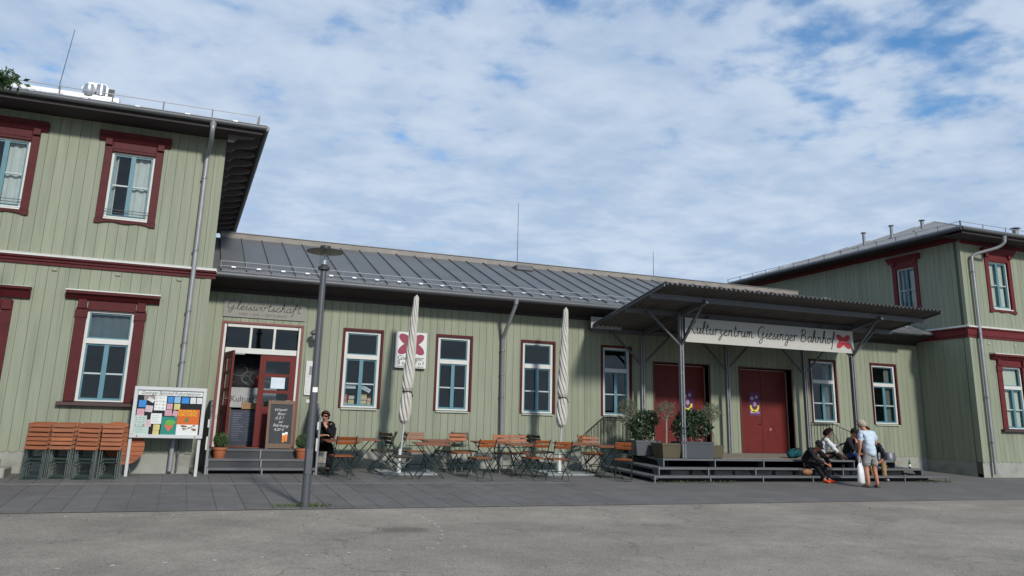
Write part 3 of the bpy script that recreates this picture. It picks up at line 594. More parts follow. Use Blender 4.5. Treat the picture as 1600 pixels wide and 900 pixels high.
# ================================================================ the low hall between the houses
HALL = thing('station_hall', 'long low green boarded hall with grey metal roof between the two houses', 'building')
HX0, HX1 = .36, 21.97
def hall():
    W = [(3.55, 4.42), (5.865, 6.72), (8.155, 9.03), (10.50, 11.33), (17.57, 18.49), (19.965, 20.935)]; z0, z1 = 1.375, 3.17
    D = [(12.10, 13.90, .36, 2.84), (14.96, 16.80, .36, 2.84)]; CAFE = (.76, 2.55, .3, 3.20)
    H = [(a, b, z0-.05, z1+.02) for a, b in W]+D+[CAFE]
    w = MB(); wall_strips(w, HX0, HX1-.0, 0, 4.10, .025, .20, H); w.box(HX0, HX1, 7.2, 7.4, 0, 5.0); w.box(HX0, HX1, .201, 7.19, -.2, .25); w.build('wall', G_BACK, HALL)
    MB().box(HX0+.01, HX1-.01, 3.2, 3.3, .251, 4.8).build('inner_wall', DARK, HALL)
    MB().box(HX0, HX1, .012, .024, -.2, .44).build('plinth', PLINTH, HALL)
    boards(HALL, HX0+.02, HX1-.005, .388, 4.05, H, pitch=.187, y=0)
    covers = [None, None, None, None, 'side_curtain', 'side_curtain']
    for (a, b), c in zip(W, covers): window(HALL, a, b, z0, z1, 'plain', None, RED, c)
    # roof: base sheet, panels with standing seams, ridge flashing
    y0, ze, yr, zr = -.78, 4.235, 3.1, 5.80; sl = (zr-ze)/(yr-y0)
    r = MB(); r.prism([(y0+.02, ze-.03), (yr, zr-.03), (7.9, ze-.1), (7.9, ze-.13), (yr, zr-.07), (y0+.02, ze-.07)], 0, HX0+.01, HX1-.01); rf = r.build('roof', ROOF, HALL)
    pw = .535; n = int((HX1-.9-HX0)/pw); pm = MB()
    pm.prism([(y0, ze), (yr, zr), (yr, zr-.02), (y0, ze-.02)], 0, 0, pw-.004); pm.bar((0.0, y0-.01, ze+.02), (0.0, yr, zr+.02), .014, .03); me = pm.mesh('roof_panel', ROOF)
    for i in range(n): put('roof_panel', me, rf, (HX0+.22+i*pw, 0, random.uniform(-.002, .002)))
    g = MB(); g.box(HX0+.22, 20.0, yr-.03, yr+.35, zr-.03, zr+.13, .01); g.build('ridge_flashing', RIDGE, rf)
    g = MB(); g.box(HX0+.2, 20.02, yr-.05, yr+.37, zr+.131, zr+.15); g.build('ridge_cap', ROOF, rf)
    g = MB(); g.prism([(19.6, 5.25), (20.1, 5.58), (21.4, 5.36), (21.4, 5.2)], 1, 1.9, 2.2); g.build('valley_hip', ROOF, rf)
    s = MB(); s.prism([(y0+.01, ze-.075), (y0+.01, ze-.11), (.024, 3.93), (.024, 3.97)], 0, HX0+.02, HX1-.02); s.build('soffit', SOFFIT, rf)
    s = MB(); s.box(HX0+.02, HX1-.02, -.022, -.003, 3.86, 3.955); s.build('frieze_board', SOFFIT, HALL)
    gutter(rf, [(HX0+.06, y0-.05, ze-.10), (HX1-.72, y0-.05, ze-.10)], .068)
    snow_guard(rf, (HX0+.2, y0+.22, ze+.10), (HX1-.75, y0+.22, ze+.10), .15, .535)
    downpipe(rf, [(7.60, -.83, 4.10), (7.60, -.80, 3.98), (7.56, -.15, 3.28), (7.56, -.08, 3.18), (7.60, -.08, 0.0)], .05, [(7.565, -.08, 2.9), (7.57, -.08, 2.3), (7.575, -.08, 1.75), (7.59, -.08, .75)], head=(7.60, -.83, 4.0))
    for x, y, a, b in ((9.25, 3.2, 5.9, 7.85), (14.13, 3.2, 5.9, 6.8)): MB().tube([(x, y, a), (x, y, b)], [.011, .007], 6).build('lightning_rod', STEEL, rf)
    MB().box(8.95, 9.5, 2.5, 2.95, 5.58, 5.74, .02).build('roof_hatch', STEEL, rf)
    MB().box(9.98, 10.9, -.32, -.30, 3.62, 3.93).build('eave_panel', M('pale_lilac_board', (.30, .295, .30), .7), HALL)
    # red double doors, deep in the wall
    for (a, b, c, d), poster in zip(D, (0, 1)):
        fr = MB(); fr.box(a-.035, a, -.025, .30, .42, d+.03); fr.box(b, b+.035, -.025, .30, .42, d+.03); fr.box(a, b, -.024, .30, d-.0, d+.031); fr.box(a, b, .0, .38, .30, .44)
        do = fr.build('door', M('dark_red_frame', (.07, .014, .014), .6), HALL)
        m2 = (a+b)/2
        for p, q in ((a+.012, m2-.004), (m2+.004, b-.012)): MB().box(p, q, .25, .30, .452, d-.012, .004).build('door_leaf', REDDOOR, do)
        MB().box(a, b-.04, .235, .249, d-.035, d-.013).build('frame_strip', M('pinkish_strip', (.40, .26, .22), .6), do); MB().box(b-.011, b-.001, .20, .24, .45, d-.04).build('frame_strip', M('pinkish_strip', (.40, .26, .22), .6), do)
        MB().tube([(m2-.05, .20, 1.28), (m2-.05, .249, 1.28)], .018, 8).tube([(m2-.05, .21, 1.28), (m2-.14, .21, 1.27)], .009, 6).build('door_handle', BLACK, do)
        MB().tube([(m2+.28, .238, 1.12), (m2+.28, .2495, 1.12)], .045, 12).build('door_badge', M('faded_red_badge', (.33, .10, .09), .6), do)
    # café doorway
    x0, x1, zb, zt = .80, 2.51, .44, 3.16
    f = MB(); f.box(x0-.055, x0+.0, -.03, .12, zb, zt+.05, .005); f.box(x1, x1+.055, -.03, .12, zb, zt+.05, .005); f.box(x0, x1, -.0295, .12, zt, zt+.05, .005); f.box(x0, x1, -.02, .20, zb-.06, zb-.0); dw = f.build('doorway', M('warm_red_frame', (.16, .030, .024), .5), HALL)
    f = MB(); f.box(x0+.001, x0+.05, .0, .10, zb, zt-.002); f.box(x1-.05, x1-.001, .0, .10, zb, zt-.002); f.box(x0+.07, x1-.07, .001, .10, zt-.07, zt-.002); f.box(x0+.07, x1-.07, -.01, .10, 2.50, 2.62); t3 = (x1-x0-.14)/3
    for i in (1, 2): f.box(x0+.07+i*t3-.025, x0+.07+i*t3+.025, .002, .10, 2.62, zt-.07)
    f.build('transom_frame', WHITE, dw)
    for i in range(3): MB().box(x0+.075+i*t3+(.02 if i else 0), x0+.065+(i+1)*t3-(.02 if i < 2 else 0), .05, .055, 2.622, zt-.072).build('pane', GLASS, dw)
    def leaf(T, shut):
        w_ = .80; L_ = MB(); L_.T = T; z0, z1 = zb+.01, 2.495
        L_.box(0, .13, 0, .045, z0, z1); L_.box(w_-.13, w_, 0, .045, z0, z1); hs = [z0, z0+.82, z0+.92, z0+1.32, z0+1.40, z0+1.78, z0+1.84, z1-.12, z1]
        L_.box(.13, w_-.13, .001, .044, z0, z0+.16); L_.box(.13, w_-.13, .012, .033, z0+.16, z0+.78); 
        for a, b in ((.78, .88), (1.18, 1.25), (1.55, 1.62)): L_.box(.13, w_-.13, .001, .044, z0+a, z0+b)
        L_.box(.13, w_-.13, .001, .044, z1-.14, z1)
        lf = L_.build('door_leaf', REDDOOR, dw)
        for a, b in ((.88, 1.18), (1.25, 1.55), (1.62, z1-.14-z0)): g = MB(); g.T = T; g.box(.131, w_-.131, .02, .024, z0+a, z0+b); g.build('pane', GLASS, lf)
        hd = MB(); hd.T = T; hd.tube([(w_-.06, -.05, z0+.62+.4), (w_-.06, .0, z0+1.02)], .01, 6).tube([(w_-.06, -.05, z0+1.02), (w_-.17, -.05, z0+1.02)], .009, 6); hd.build('handle', STEEL_L, lf)
        return lf
    sh = leaf(Matrix.Translation((1.655, .02, 0)), True)
    leaf(Matrix.Translation((.86, -.02, 0)) @ Matrix.Rotation(math.radians(-80), 4, 'Z'), False)
    MB().box(1.93, 2.24, .012, .016, 1.74, 1.99).build('notice', M('pale_blue_paper', (.55, .62, .68), .8), sh)
    MB().box(.9, 1.3, -.012, -.006, 2.47, 2.50).build('door_closer', STEEL_L, dw)
    # things just inside the door
    ins = thing('lettered_panel', 'grey panel with bold black lettering inside the open café door', 'sign', (1.62, .9, .25))
    MB().box(-.55, .55, 0, .02, 1.06, 1.52).build('panel', M('grey_banner', (.32, .33, .34), .7), ins)
    text('Kulturzentrum', .20, LETTER, ins, (.06, -.003, 1.25), width=1.08)
    MB().box(-.52, -.48, .01, .05, 0, 1.05).box(.48, .52, .01, .05, 0, 1.05).build('stand', STEEL, ins)
    mn = thing('menu_board', 'tall chalked menu board leaning inside the café door', 'chalkboard', (1.50, .62, .25))
    MB().box(-.34, .34, 0, .03, .22, 1.0).build('board', M('blue_black_board', (.022, .03, .055), .6, var=.3), mn); MB().box(-.37, .37, -.01, .035, .14, .219).box(-.37, -.341, -.01, .035, .22, 1.03).box(.341, .37, -.01, .035, .22, 1.03).build('frame', WOODF, mn)
    wr = MB()
    for i in range(13):
        for x in (-.28, .04):
            l = random.uniform(.12, .24); wr.box(x, x+l, -.003, -.001, .92-i*.05, .928-i*.05)
    wr.build('chalk_lines', M('dim_chalk', (.20, .21, .24), .9), mn, kind='stuff')
    pk = thing('wooden_tray', 'light wooden tray board above the menu board in the café', 'tray', (1.68, .58, 1.27)); MB().box(-.30, .30, 0, .05, 0, .15, .006).build('tray', M('pale_wood', (.26, .15, .06), .6, var=.2), pk)
    ft = thing('fire_extinguisher', 'red extinguisher beside the dark café mural', 'extinguisher', (1.72, 1.2, 1.75)); m = MB(); m.lathe([(.04, 0), (.055, .03), (.055, .22), (.02, .28), (.02, .32)], n=10); m.build('cylinder', M('signal_red', (.40, .03, .02), .4), ft, smooth=True)
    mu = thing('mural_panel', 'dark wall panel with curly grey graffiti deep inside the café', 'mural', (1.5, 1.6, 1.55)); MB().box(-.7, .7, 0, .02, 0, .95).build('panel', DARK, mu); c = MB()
    for k in range(9):
        cx, cz, rr = random.uniform(-.5, .5), random.uniform(.2, .75), random.uniform(.08, .2); c.tube([(cx+rr*math.cos(t*.5+k), -.006, cz+rr*.8*math.sin(t*.5+k)) for t in range(9)], .012, 4)
    c.build('graffiti', M('grey_graffiti', (.16, .16, .16), .8), mu)
hall()
# ================================================================ café steps with cheek panels
def cafe_steps():
    s = thing('cafe_steps', 'grey three-tread steps with slatted side panels up to the café door', 'steps', (1.77, 0, 0))
    for y0, y1, z in ((-.78, -.03, .425), (-1.08, -.74, .235), (-1.40, -1.03, .065)):
        for a, b in ((-1.07, -.004), (.004, 1.07)): MB().box(a, b, y0, y1, z-.05, z, .006).build('tread', TREAD, s)
    for y, z in ((-.80, .425), (-1.10, .235), (-1.42, .065)):
        for x in (-1.06, 0, 1.06): MB().box(x-.014, x+.014, y-.012, y+.018, -.12, z-.005).build('support', STEEL_L, s)
    MB().box(-1.05, 1.05, -.76, -.70, -.1, .37).box(-1.05, 1.05, -1.06, -1.0, -.1, .18).build('riser', TREAD_D, s)
    st = MB().box(-.35, .1, -.98, -.80, -.05, .17, .01).box(.55, .95, -.98, -.8, -.05, .16, .01); st.build('inner_block', STONE, s)
    for x in (-1.10, 1.10):
        p = thing if 0 else None
        n = 9
        for i in range(n):
            y = -.06-i*.155; top = 1.38 if y > -1.0 else 1.38-(abs(y)-1.0)*.75
            MB().box(x-.012, x+.012, y-.148, y, -.02, top, .003).build('side_slat', M('blue_grey_slat', (.15, .165, .18), .7, var=.15, rand=.1), s)
        MB().bar((x, -.03, 1.40), (x, -1.0, 1.40), .05, .03).bar((x, -1.0, 1.40), (x, -1.43, 1.08), .05, .03).build('hand_rail', STEEL, s)
        MB().box(x-.02, x+.02, -1.47, -1.43, -.12, 1.07).build('front_post', STEEL_L, s)
        MB().box(x-.05, x-.02, -1.49, -1.42, .42, .68).box(x-.05, x-.02, -1.49, -1.42, .86, 1.02).build('white_plate', WHITE, s)
cafe_steps()
# ================================================================ terrace
def deck_z(y): return .455+.04*y
def terrace():
    t = thing('terrace_steps', 'wide grey timber terrace with three steps in front of the red doors', 'steps', (0, 0, 0))
    L = [(10.94, 18.30, -2.2, deck_z(-2.2)), (10.58, 18.85, -2.56, .175), (10.24, 19.32, -2.92, .005)]
    d = MB(); n = 14; X0, X1, Y, z = L[0]
    for i in range(n):
        y1 = -.02-i*(-Y-.02-.30)/n; y0 = -.02-(i+1)*(-Y-.02-.30)/n+.006; m = MB(); m.prism([(y0, deck_z(y0)), (y1, deck_z(y1)), (y1, deck_z(y1)-.04), (y0, deck_z(y0)-.04)], 0, X0+.3, X1-.3); m.build('deck_plank', DECK, t)
    MB().box(X0+.32, X1-.32, -1.9, -.03, -.1, .33).build('terrace_core', TREAD_D, t)
    for k, (X0, X1, Y, z) in enumerate(L):
        n = 5 if k == 0 else 6; step = (X1-X0)/n; dy = .30 if k == 0 else .40; zz = z
        for i in range(n): MB().box(X0+i*step+.004, X0+(i+1)*step-.004, Y, Y+dy, zz-.048, zz, .005).build('tread', TREAD, t)
        # side treads at both ends
        for xa, xb in ((X0, X0+dy), (X1-dy, X1)):
            m = MB(); y0 = Y+dy+.004; m.prism([(y0, zz), (-.45, zz+.10), (-.45, zz+.052), (y0, zz-.048)], 0, xa, xb); m.build('side_tread', TREAD, t)
        for i in range(n+1):
            x = X0+i*step if i < n else X1-.03; b = gz(0, Y); MB().box(x, x+.026, Y-.012, Y+.014, b-.02, zz+.004).build('support', STEEL_L, t)
            if k < 2: m = MB(); m.prism([(Y+.016, zz-.05), (Y+.30, zz-.05), (Y+.016, b+.02)], 0, x+.002, x+.024); m.build('bracket', STEEL, t)
        MB().box(X0+.34, X1-.34, Y+.30, Y+.33, -.16, zz-.05).build('riser', TREAD_D, t)
    for i in range(12):                                                   # pale stones under the middle step
        x = 11.1+i*.62; MB().box(x, x+random.uniform(.45, .58), -2.28, -2.235, -.12, .10, .01).build('stone_block', STONE, t)
    # railings by the wall
    for nm, pts in (('left', [(9.62, -.75, .92), (10.45, -.12, 1.32), (11.25, -.12, 1.32)]), ('right', [(17.35, -.12, 1.34), (18.15, -.12, 1.34), (18.75, -.75, .92)])):
        r = thing('metal_railing', 'dark railing with thin upright bars beside the plants' if nm == 'left' else 'dark railing with thin bars behind the seated people', 'railing', (0, 0, 0))
        m = MB(); m.tube(pts, .016, 6); m.tube([(x, y, z-.75) for x, y, z in pts], .012, 6); m.build('rail', BLACK, r, smooth=True)
        for a, b in zip(pts, pts[1:]):
            a, b = Vector(a), Vector(b); n = int((b-a).length/.105)
            for i in range(n+1): p = a.lerp(b, i/n); MB().tube([p, (p.x, p.y, p.z-(.98 if i in (0, n) else .75))], .010 if i in (0, n) else .006, 5).build('bar', BLACK, r)
terrace()
# ================================================================ canopy
def canopy():
    c = thing('entrance_canopy', 'corrugated metal canopy on dark steel posts over the terrace', 'canopy', (0, 0, 0))
    X0, X1, Y0, Y1, za, zb = 10.03, 18.72, -.05, -3.82, 3.665, 4.30
    z = lambda y: za+(zb-za)*(y-Y0)/(Y1-Y0)
    pitch = .135; n = int((X1-X0)/pitch)*6; ys = [Y0+(Y1-Y0)*j/6 for j in range(7)]; m = MB(); top = []; bot = []
    for j, y in enumerate(ys):
        top.append([m.P((X0+(X1-X0)*i/n, y, z(y)+.032*math.sin(2*math.pi*i/6)+.012)) for i in range(n+1)]); bot.append([m.P((X0+(X1-X0)*i/n, y, z(y)+.032*math.sin(2*math.pi*i/6)+.005)) for i in range(n+1)])
    for j in range(6):
        for i in range(n): m.F(top[j][i+1], top[j][i], top[j+1][i], top[j+1][i+1]); m.F(bot[j][i], bot[j][i+1], bot[j+1][i+1], bot[j+1][i])
    for i in range(n): m.F(top[6][i], bot[6][i], bot[6][i+1], top[6][i+1]); m.F(top[0][i], top[0][i+1], bot[0][i+1], bot[0][i])
    m.build('corrugated_roof', CORR, c, smooth=True)
    for y, h in ((-.22, .10), (-2.05, .12), (-3.22, .12)): MB().box(X0+.02, X1-.02, y-.03, y+.03, z(y)-.04-h, z(y)-.038).build('purlin', STEEL, c)
    for x in (X0+.03, X1-.03): MB().bar((x, Y0, z(Y0)-.035), (x, Y1+.02, z(Y1)-.035), .03, .07).build('edge_rail', STEEL, c)
    for x in (11.54, 17.06, 14.3):
        fr = x != 14.3
        if fr: MB().bar((x, -.25, z(-.25)-.16), (x, -3.35, z(-3.35)-.16), .08, .10).build('cross_beam', STEEL, c)
        for y in ((-2.17,) if fr else ())+(-.30,):
            zz = z(y)-.10; p = MB(); p.box(x-.05, x-.014, y-.05, y+.05, deck_z(y), zz); p.box(x+.014, x+.05, y-.05, y+.05, deck_z(y), zz); p.box(x-.013, x+.013, y-.012, y+.012, deck_z(y), zz)
            for q in (.8, 1.6, 2.4, 3.0): p.box(x-.02, x+.02, y-.03, y+.03, q, q+.06)
            po = p.build('post', STEEL_L if y < -1 else M('mid_grey_post', (.20, .21, .22), .5, metal=.3), c)
            for dx in (-.95, .95):
                b = MB(); b.bar((x+dx*.04, y, 3.12 if y < -1 else 2.75), (x+dx, y+.0, z(y)-.11), .045, .05, (0, 1, 0)); b.build('brace', STEEL, c)
            if y < -1:
                b = MB(); b.bar((x, y-.05, 3.14), (x, -3.15, z(-3.15)-.16), .055, .06); b.build('brace', STEEL, c)
        if fr:
            MB().tube([(x+.09, -2.12, deck_z(-2)), (x+.09, -2.12, 3.7)], .03, 8).build('rain_pipe', ZINC, c, smooth=True)
    # banner with handwriting
    s = thing('banner_sign', 'long white banner with black handwriting and red petal logo under the canopy', 'sign', (11.62, -2.27, 3.19))
    MB().box(0, 5.45, 0, .012, 0, .61).build('panel', M('dull_white_banner', (.40, .40, .375), .7, var=.06), s)
    script('Kulturzentrum Giesinger Bahnhof', s, .10, 4.70, .225, .150, .011, -.005)
    o = MB(); petals(o, 5.10, .31, .30, -.007); o.build('logo', LOGO_B, s)
    m = MB(); m.tube([(4.97, -.014, .27), (5.06, -.014, .30), (5.15, -.014, .295), (5.22, -.014, .27)], .010, 4); m.build('logo_mark', M('pale_pink_print', (.55, .25, .25), .7), s)
def petals(o, cx, cz, r, y):
    for j, (ang, l) in enumerate(((42, 1.0), (138, 1.0), (222, 1.05), (318, 1.05))):
        a = math.radians(ang); d = Vector((math.cos(a), 0, math.sin(a)*.82)); e = Vector((-math.sin(a)*.9, 0, math.cos(a)*.9)); c = Vector((cx, y-.0007*j, cz))+d*r*.47*l
        idx = [o.P(c+d*(r*.54*l)*math.cos(t)+e*(r*.30)*math.sin(t)) for t in [2*math.pi*k/20 for k in range(20)]]; idb = [o.P(o.v[i]+Vector((0, .003, 0))) for i in idx]
        o.F(*idx[::-1]); o.F(*idb)
        for k in range(20): o.F(idx[k], idx[(k+1) % 20], idb[(k+1) % 20], idb[k])
STROKES = {  # hand-drawn cursive, x-height 1
 'K': (1.55, [[(.25, 2.1), (.2, 1), (.1, -.05)], [(1.15, 2.1), (.7, 1.4), (.22, .95), (.7, .6), (1.1, .05), (1.5, .15)]]),
 'G': (1.9, [[(1.35, 1.75), (1.05, 2.1), (.55, 1.9), (.2, 1.2), (.25, .45), (.65, .15), (1.1, .5), (1.3, 1.1), (1.25, .2), (1.1, -.7), (.7, -.85), (.65, -.4), (1.2, .05), (1.8, .3)]]),
 'B': (1.7, [[(.35, 2.0), (.3, 1), (.15, 0)], [(.0, 1.75), (.5, 2.15), (1.1, 1.9), (1.0, 1.35), (.5, 1.1), (1.1, .95), (1.3, .4), (.9, -.02), (.3, .05)]]),
 'a': (1.15, [[(.85, .85), (.5, 1), (.12, .65), (.15, .15), (.5, 0), (.85, .5), (.9, .95), (.85, .3), (.95, .02), (1.15, .15)]]),
 'c': (.95, [[(.8, .8), (.5, 1), (.15, .65), (.15, .2), (.5, 0), (.95, .2)]]),
 'e': (.95, [[(.0, .3), (.5, .55), (.65, .85), (.4, 1), (.12, .6), (.2, .12), (.5, 0), (.95, .2)]]),
 'f': (1.0, [[(.1, .2), (.55, 1.2), (.75, 2.0), (.5, 2.15), (.4, 1.2), (.35, 0), (.25, -.9), (.1, -.8)], [(.1, .85), (.85, .95)]]),
 'g': (1.1, [[(.8, .85), (.45, 1), (.12, .65), (.15, .2), (.5, .05), (.8, .5), (.85, .95), (.8, 0), (.65, -.8), (.3, -.9), (.25, -.55), (.7, -.1), (1.1, .2)]]),
 'h': (1.15, [[(.0, .15), (.4, 1.2), (.5, 2.0), (.3, 2.1), (.2, 1.0), (.15, 0)], [(.17, .5), (.5, 1), (.75, .85), (.75, .2), (.9, 0), (1.15, .15)]]),
 'i': (.65, [[(.0, .3), (.3, 1), (.27, .2), (.4, 0), (.65, .2)], [(.35, 1.45), (.4, 1.55)]]),
 'l': (.75, [[(.0, .2), (.4, 1.2), (.5, 1.95), (.3, 2.1), (.2, 1.2), (.22, .2), (.4, 0), (.75, .2)]]),
 'm': (1.7, [[(.05, .9), (.2, .95), (.15, 0)], [(.17, .5), (.45, 1), (.65, .8), (.62, 0)], [(.64, .5), (.95, 1), (1.2, .8), (1.2, .2), (1.35, 0), (1.7, .15)]]),
 'n': (1.2, [[(.05, .9), (.2, .95), (.15, 0)], [(.17, .5), (.5, 1), (.75, .8), (.75, .2), (.9, 0), (1.2, .15)]]),
 'o': (1.0, [[(.5, 1), (.15, .7), (.15, .2), (.5, 0), (.8, .35), (.75, .85), (.5, 1), (.65, .85), (1.0, .9)]]),
 'r': (.85, [[(.05, .85), (.2, .95), (.18, 0)], [(.19, .55), (.45, .98), (.85, .85)]]),
 's': (.85, [[(.0, .15), (.45, 1), (.3, .65), (.6, .3), (.4, 0), (.1, .1)], [(.5, .02), (.85, .2)]]),
 't': (.8, [[(.35, 1.8), (.25, .8), (.25, .15), (.45, 0), (.8, .2)], [(.0, 1.2), (.65, 1.3)]]),
 'u': (1.15, [[(.05, .7), (.2, 1), (.15, .3), (.4, 0), (.7, .3), (.82, 1), (.8, .2), (.92, 0), (1.15, .2)]]),
 'w': (1.4, [[(.05, .7), (.2, 1), (.2, .2), (.45, 0), (.65, .5), (.7, .9), (.72, .2), (.95, 0), (1.15, .5), (1.1, 1), (1.4, .85)]]),
 'z': (1.05, [[(.1, .85), (.4, 1), (.65, .75), (.3, .45), (.65, .2), (.6, -.5), (.3, -.85), (.2, -.55), (.6, -.1), (1.05, .2)]]),
 ' ': (.75, [])}
def script(s, parent, x, width, zbase, xh, r, y, mat=None):
    tot = sum(STROKES[c][0] for c in s); k = width/tot; m = MB(); cx = 0
    for c in s:
        a, st = STROKES[c]
        for p in st: m.tube([(x+(cx+u+.18*v)*k, y, zbase+v*xh) for u, v, _ in smooth_pts([(u, v, 0) for u, v in p], 4)], r, 4)
        cx += a
    return m.build('lettering', mat or LETTER, parent)
canopy()
# ================================================================ signs on the wall
def wall_signs():
    s = thing('cafe_sign', 'weathered grey panel with cursive lettering above the café door', 'sign', (.74, -.012, 3.31))
    MB().box(0, 1.83, -.022, 0, 0, .39).build('panel', SIGNG, s); script('Gleiswirtschaft', s, .05, 1.66, .175, .092, .0068, -.025)
    text('CAFE  •  BAR  •  RESTAURANT', .078, M('faded_brown_print', (.14, .09, .08), .8), s, (.88, -.024, .075), width=1.08)
    s = thing('logo_sign', 'white box sign with berry red petal logo behind the parasol', 'sign', (4.76, -.03, 2.345))
    MB().box(0, .78, -.09, 0, 0, .87, .006).build('sign_box', SIGNW, s); o = MB(); petals(o, .39, .58, .40, -.096); o.build('logo', LOGO, s)
    MB().prism([(.30, .50), (.34, .53), (.36, .50), (.40, .54), (.38, .57), (.33, .56)], 1, -.102, -.0995).build('logo_mark', SIGNW, s)
    text('Giesinger', .155, LETTER, s, (.39, -.094, .235), width=.66); text('B a h n h o f', .145, LETTER, s, (.39, -.094, .12), width=.66); text('Das etwas andere Kulturzentrum', .05, LETTER, s, (.39, -.094, .035), width=.66)
    s = thing('display_case', 'narrow white framed menu case on the wall right of the café door', 'display case', (2.78, -.0, 1.62))
    f = MB(); f.box(-.10, .16, -.05, -.001, 0, .78); f.build('case', WHITE, s); MB().box(-.07, .13, -.054, -.0505, .05, .34).box(-.07, .13, -.054, -.0505, .40, .72).build('menu_sheet', M('grey_white_paper', (.50, .50, .48), .7, var=.15), s)
    MB().box(-.02, .07, -.058, -.0545, .46, .66).build('print', M('grey_print', (.20, .20, .20), .8), s)
    s = thing('wall_plate', 'small white plate under the menu case', 'sign', (2.82, 0, 1.44)); MB().box(-.07, .07, -.02, -.001, 0, .08, .004).build('plate', WHITE, s)
    s = thing('wall_lamp', 'round bulkhead wall lamp beside the café sign', 'lamp', (2.80, 0, 3.02))
    m = MB(); m.tube([(0, -.01, .06), (0, -.16, .10), (0, -.24, .06)], .018, 8); m.build('arm', STEEL, s, smooth=True); m = MB(); m.lathe([(.02, .10), (.10, .05), (.12, .0), (.11, -.02)], 0, -.26, 14); m.build('shade', STEEL_L, s, smooth=True)
    m = MB(); m.lathe([(.045, -.02), (.075, -.05), (.07, -.12), (.03, -.16)], 0, -.26, 12); m.build('globe', M('frosted_globe', (.28, .29, .29), .3), s, smooth=True)
    # posters on the red doors
    for x, lab, z in ((15.44, 'purple and yellow poster on the right-hand red door', 1.50), (13.13, 'purple and yellow poster on the left-hand red door behind the post', 1.48)):
        s = thing('poster', lab, 'poster', (x, .246, z)); MB().box(0, .40, -.002, 0, 0, .66).build('sheet', M('purple_print', (.10, .025, .085), .8, var=.2), s)
        m = MB(); n = 14
        for i in range(n):                                             # yellow hook shape
            t0, t1 = math.radians(170+200*i/n), math.radians(170+200*(i+1)/n); q = [m.P((.19+rr*math.cos(t), -.004, .27+rr*1.1*math.sin(t))) for t, rr in ((t0, .10), (t0, .165), (t1, .165), (t1, .10))]; m.F(*q)
        m.build('yellow_shape', M('yellow_print', (.62, .55, .03), .8), s)
        m = MB(); m.ball((.2, -.003, .33), .06, 10, 6, (1, .02, 1.2)); m.ball((.11, -.003, .49), .07, 10, 6, (1, .02, .8)); m.ball((.27, -.003, .53), .05, 10, 6, (1, .02, 1)); m.box(.04, .19, -.004, -.003, .07, .13); m.box(.22, .37, -.004, -.003, .10, .115); m.box(.22, .36, -.004, -.003, .07, .085); m.build('pale_print', M('lilac_print', (.40, .30, .45), .8), s)
wall_signs()
# ================================================================ street lamp
def street_lamp():
    l = thing('street_lamp', 'grey steel lamp post with glass cylinder and flat disc on top', 'lamp post', (2.045, -5.82, gz(0, -5.82)))
    m = MB(); m.lathe([(.085, 0), (.085, .02), (.068, .03), (.066, 1.2), (.050, 3.72), (.048, 3.80)], n=18); m.build('post', M('grey_lamp_paint', (.075, .08, .09), .45, metal=.2, var=.1), l, smooth=True)
    m = MB(); m.lathe([(.05, 3.80), (.095, 3.81), (.098, 3.86), (.06, 3.88)], n=18); m.build('collar', M('dark_cap', (.035, .038, .042), .5), l, smooth=True)
    m = MB(); m.lathe([(.085, 3.87), (.085, 4.12), (.081, 4.12), (.081, 3.87)], n=18, cap=False); m.build('glass_cylinder', GLASS_L, l, smooth=True)
    m = MB(); m.lathe([(.03, 3.88), (.055, 3.90), (.055, 3.98), (.012, 4.0), (.012, 4.12)], n=12); m.build('lamp_fitting', SNOW, l, smooth=True)
    m = MB(); m.lathe([(.09, 4.105), (.31, 4.118), (.312, 4.128), (.09, 4.14)], n=28); m.build('disc', M('dark_reflector_disc', (.05, .055, .055), .35, metal=.4), l, smooth=True)
    m = MB(); m.lathe([(.092, 4.12), (.092, 4.16), (.085, 4.165), (.085, 4.18), (.092, 4.185), (.09, 4.22), (.05, 4.235)], n=18); m.build('cap', M('dark_cap', (.035, .038, .042), .5), l, smooth=True)
    MB().box(-.035, .045, -.072, -.068, 1.78, 1.86).build('sticker', PAPER, l); MB().box(-.05, .05, -.071, -.066, .5, .9, .004).build('service_hatch', M('grey_lamp_paint', (.075, .08, .09)), l)
    pts = np.array([[2.045+random.gauss(0, .22), -5.80+random.gauss(0, .07), 0] for _ in range(260)]); pts[:, 2] = [gz(x, y)+.005 for x, y, _ in pts]
    put('weeds', leaf_mesh('weeds', pts, .06, M('weed_green', (.06, .085, .02), .7, var=.4), up=1.5, aspect=.3), None, kind='stuff', label='small tufts of weeds round the lamp post foot', cat='weeds')
street_lamp()
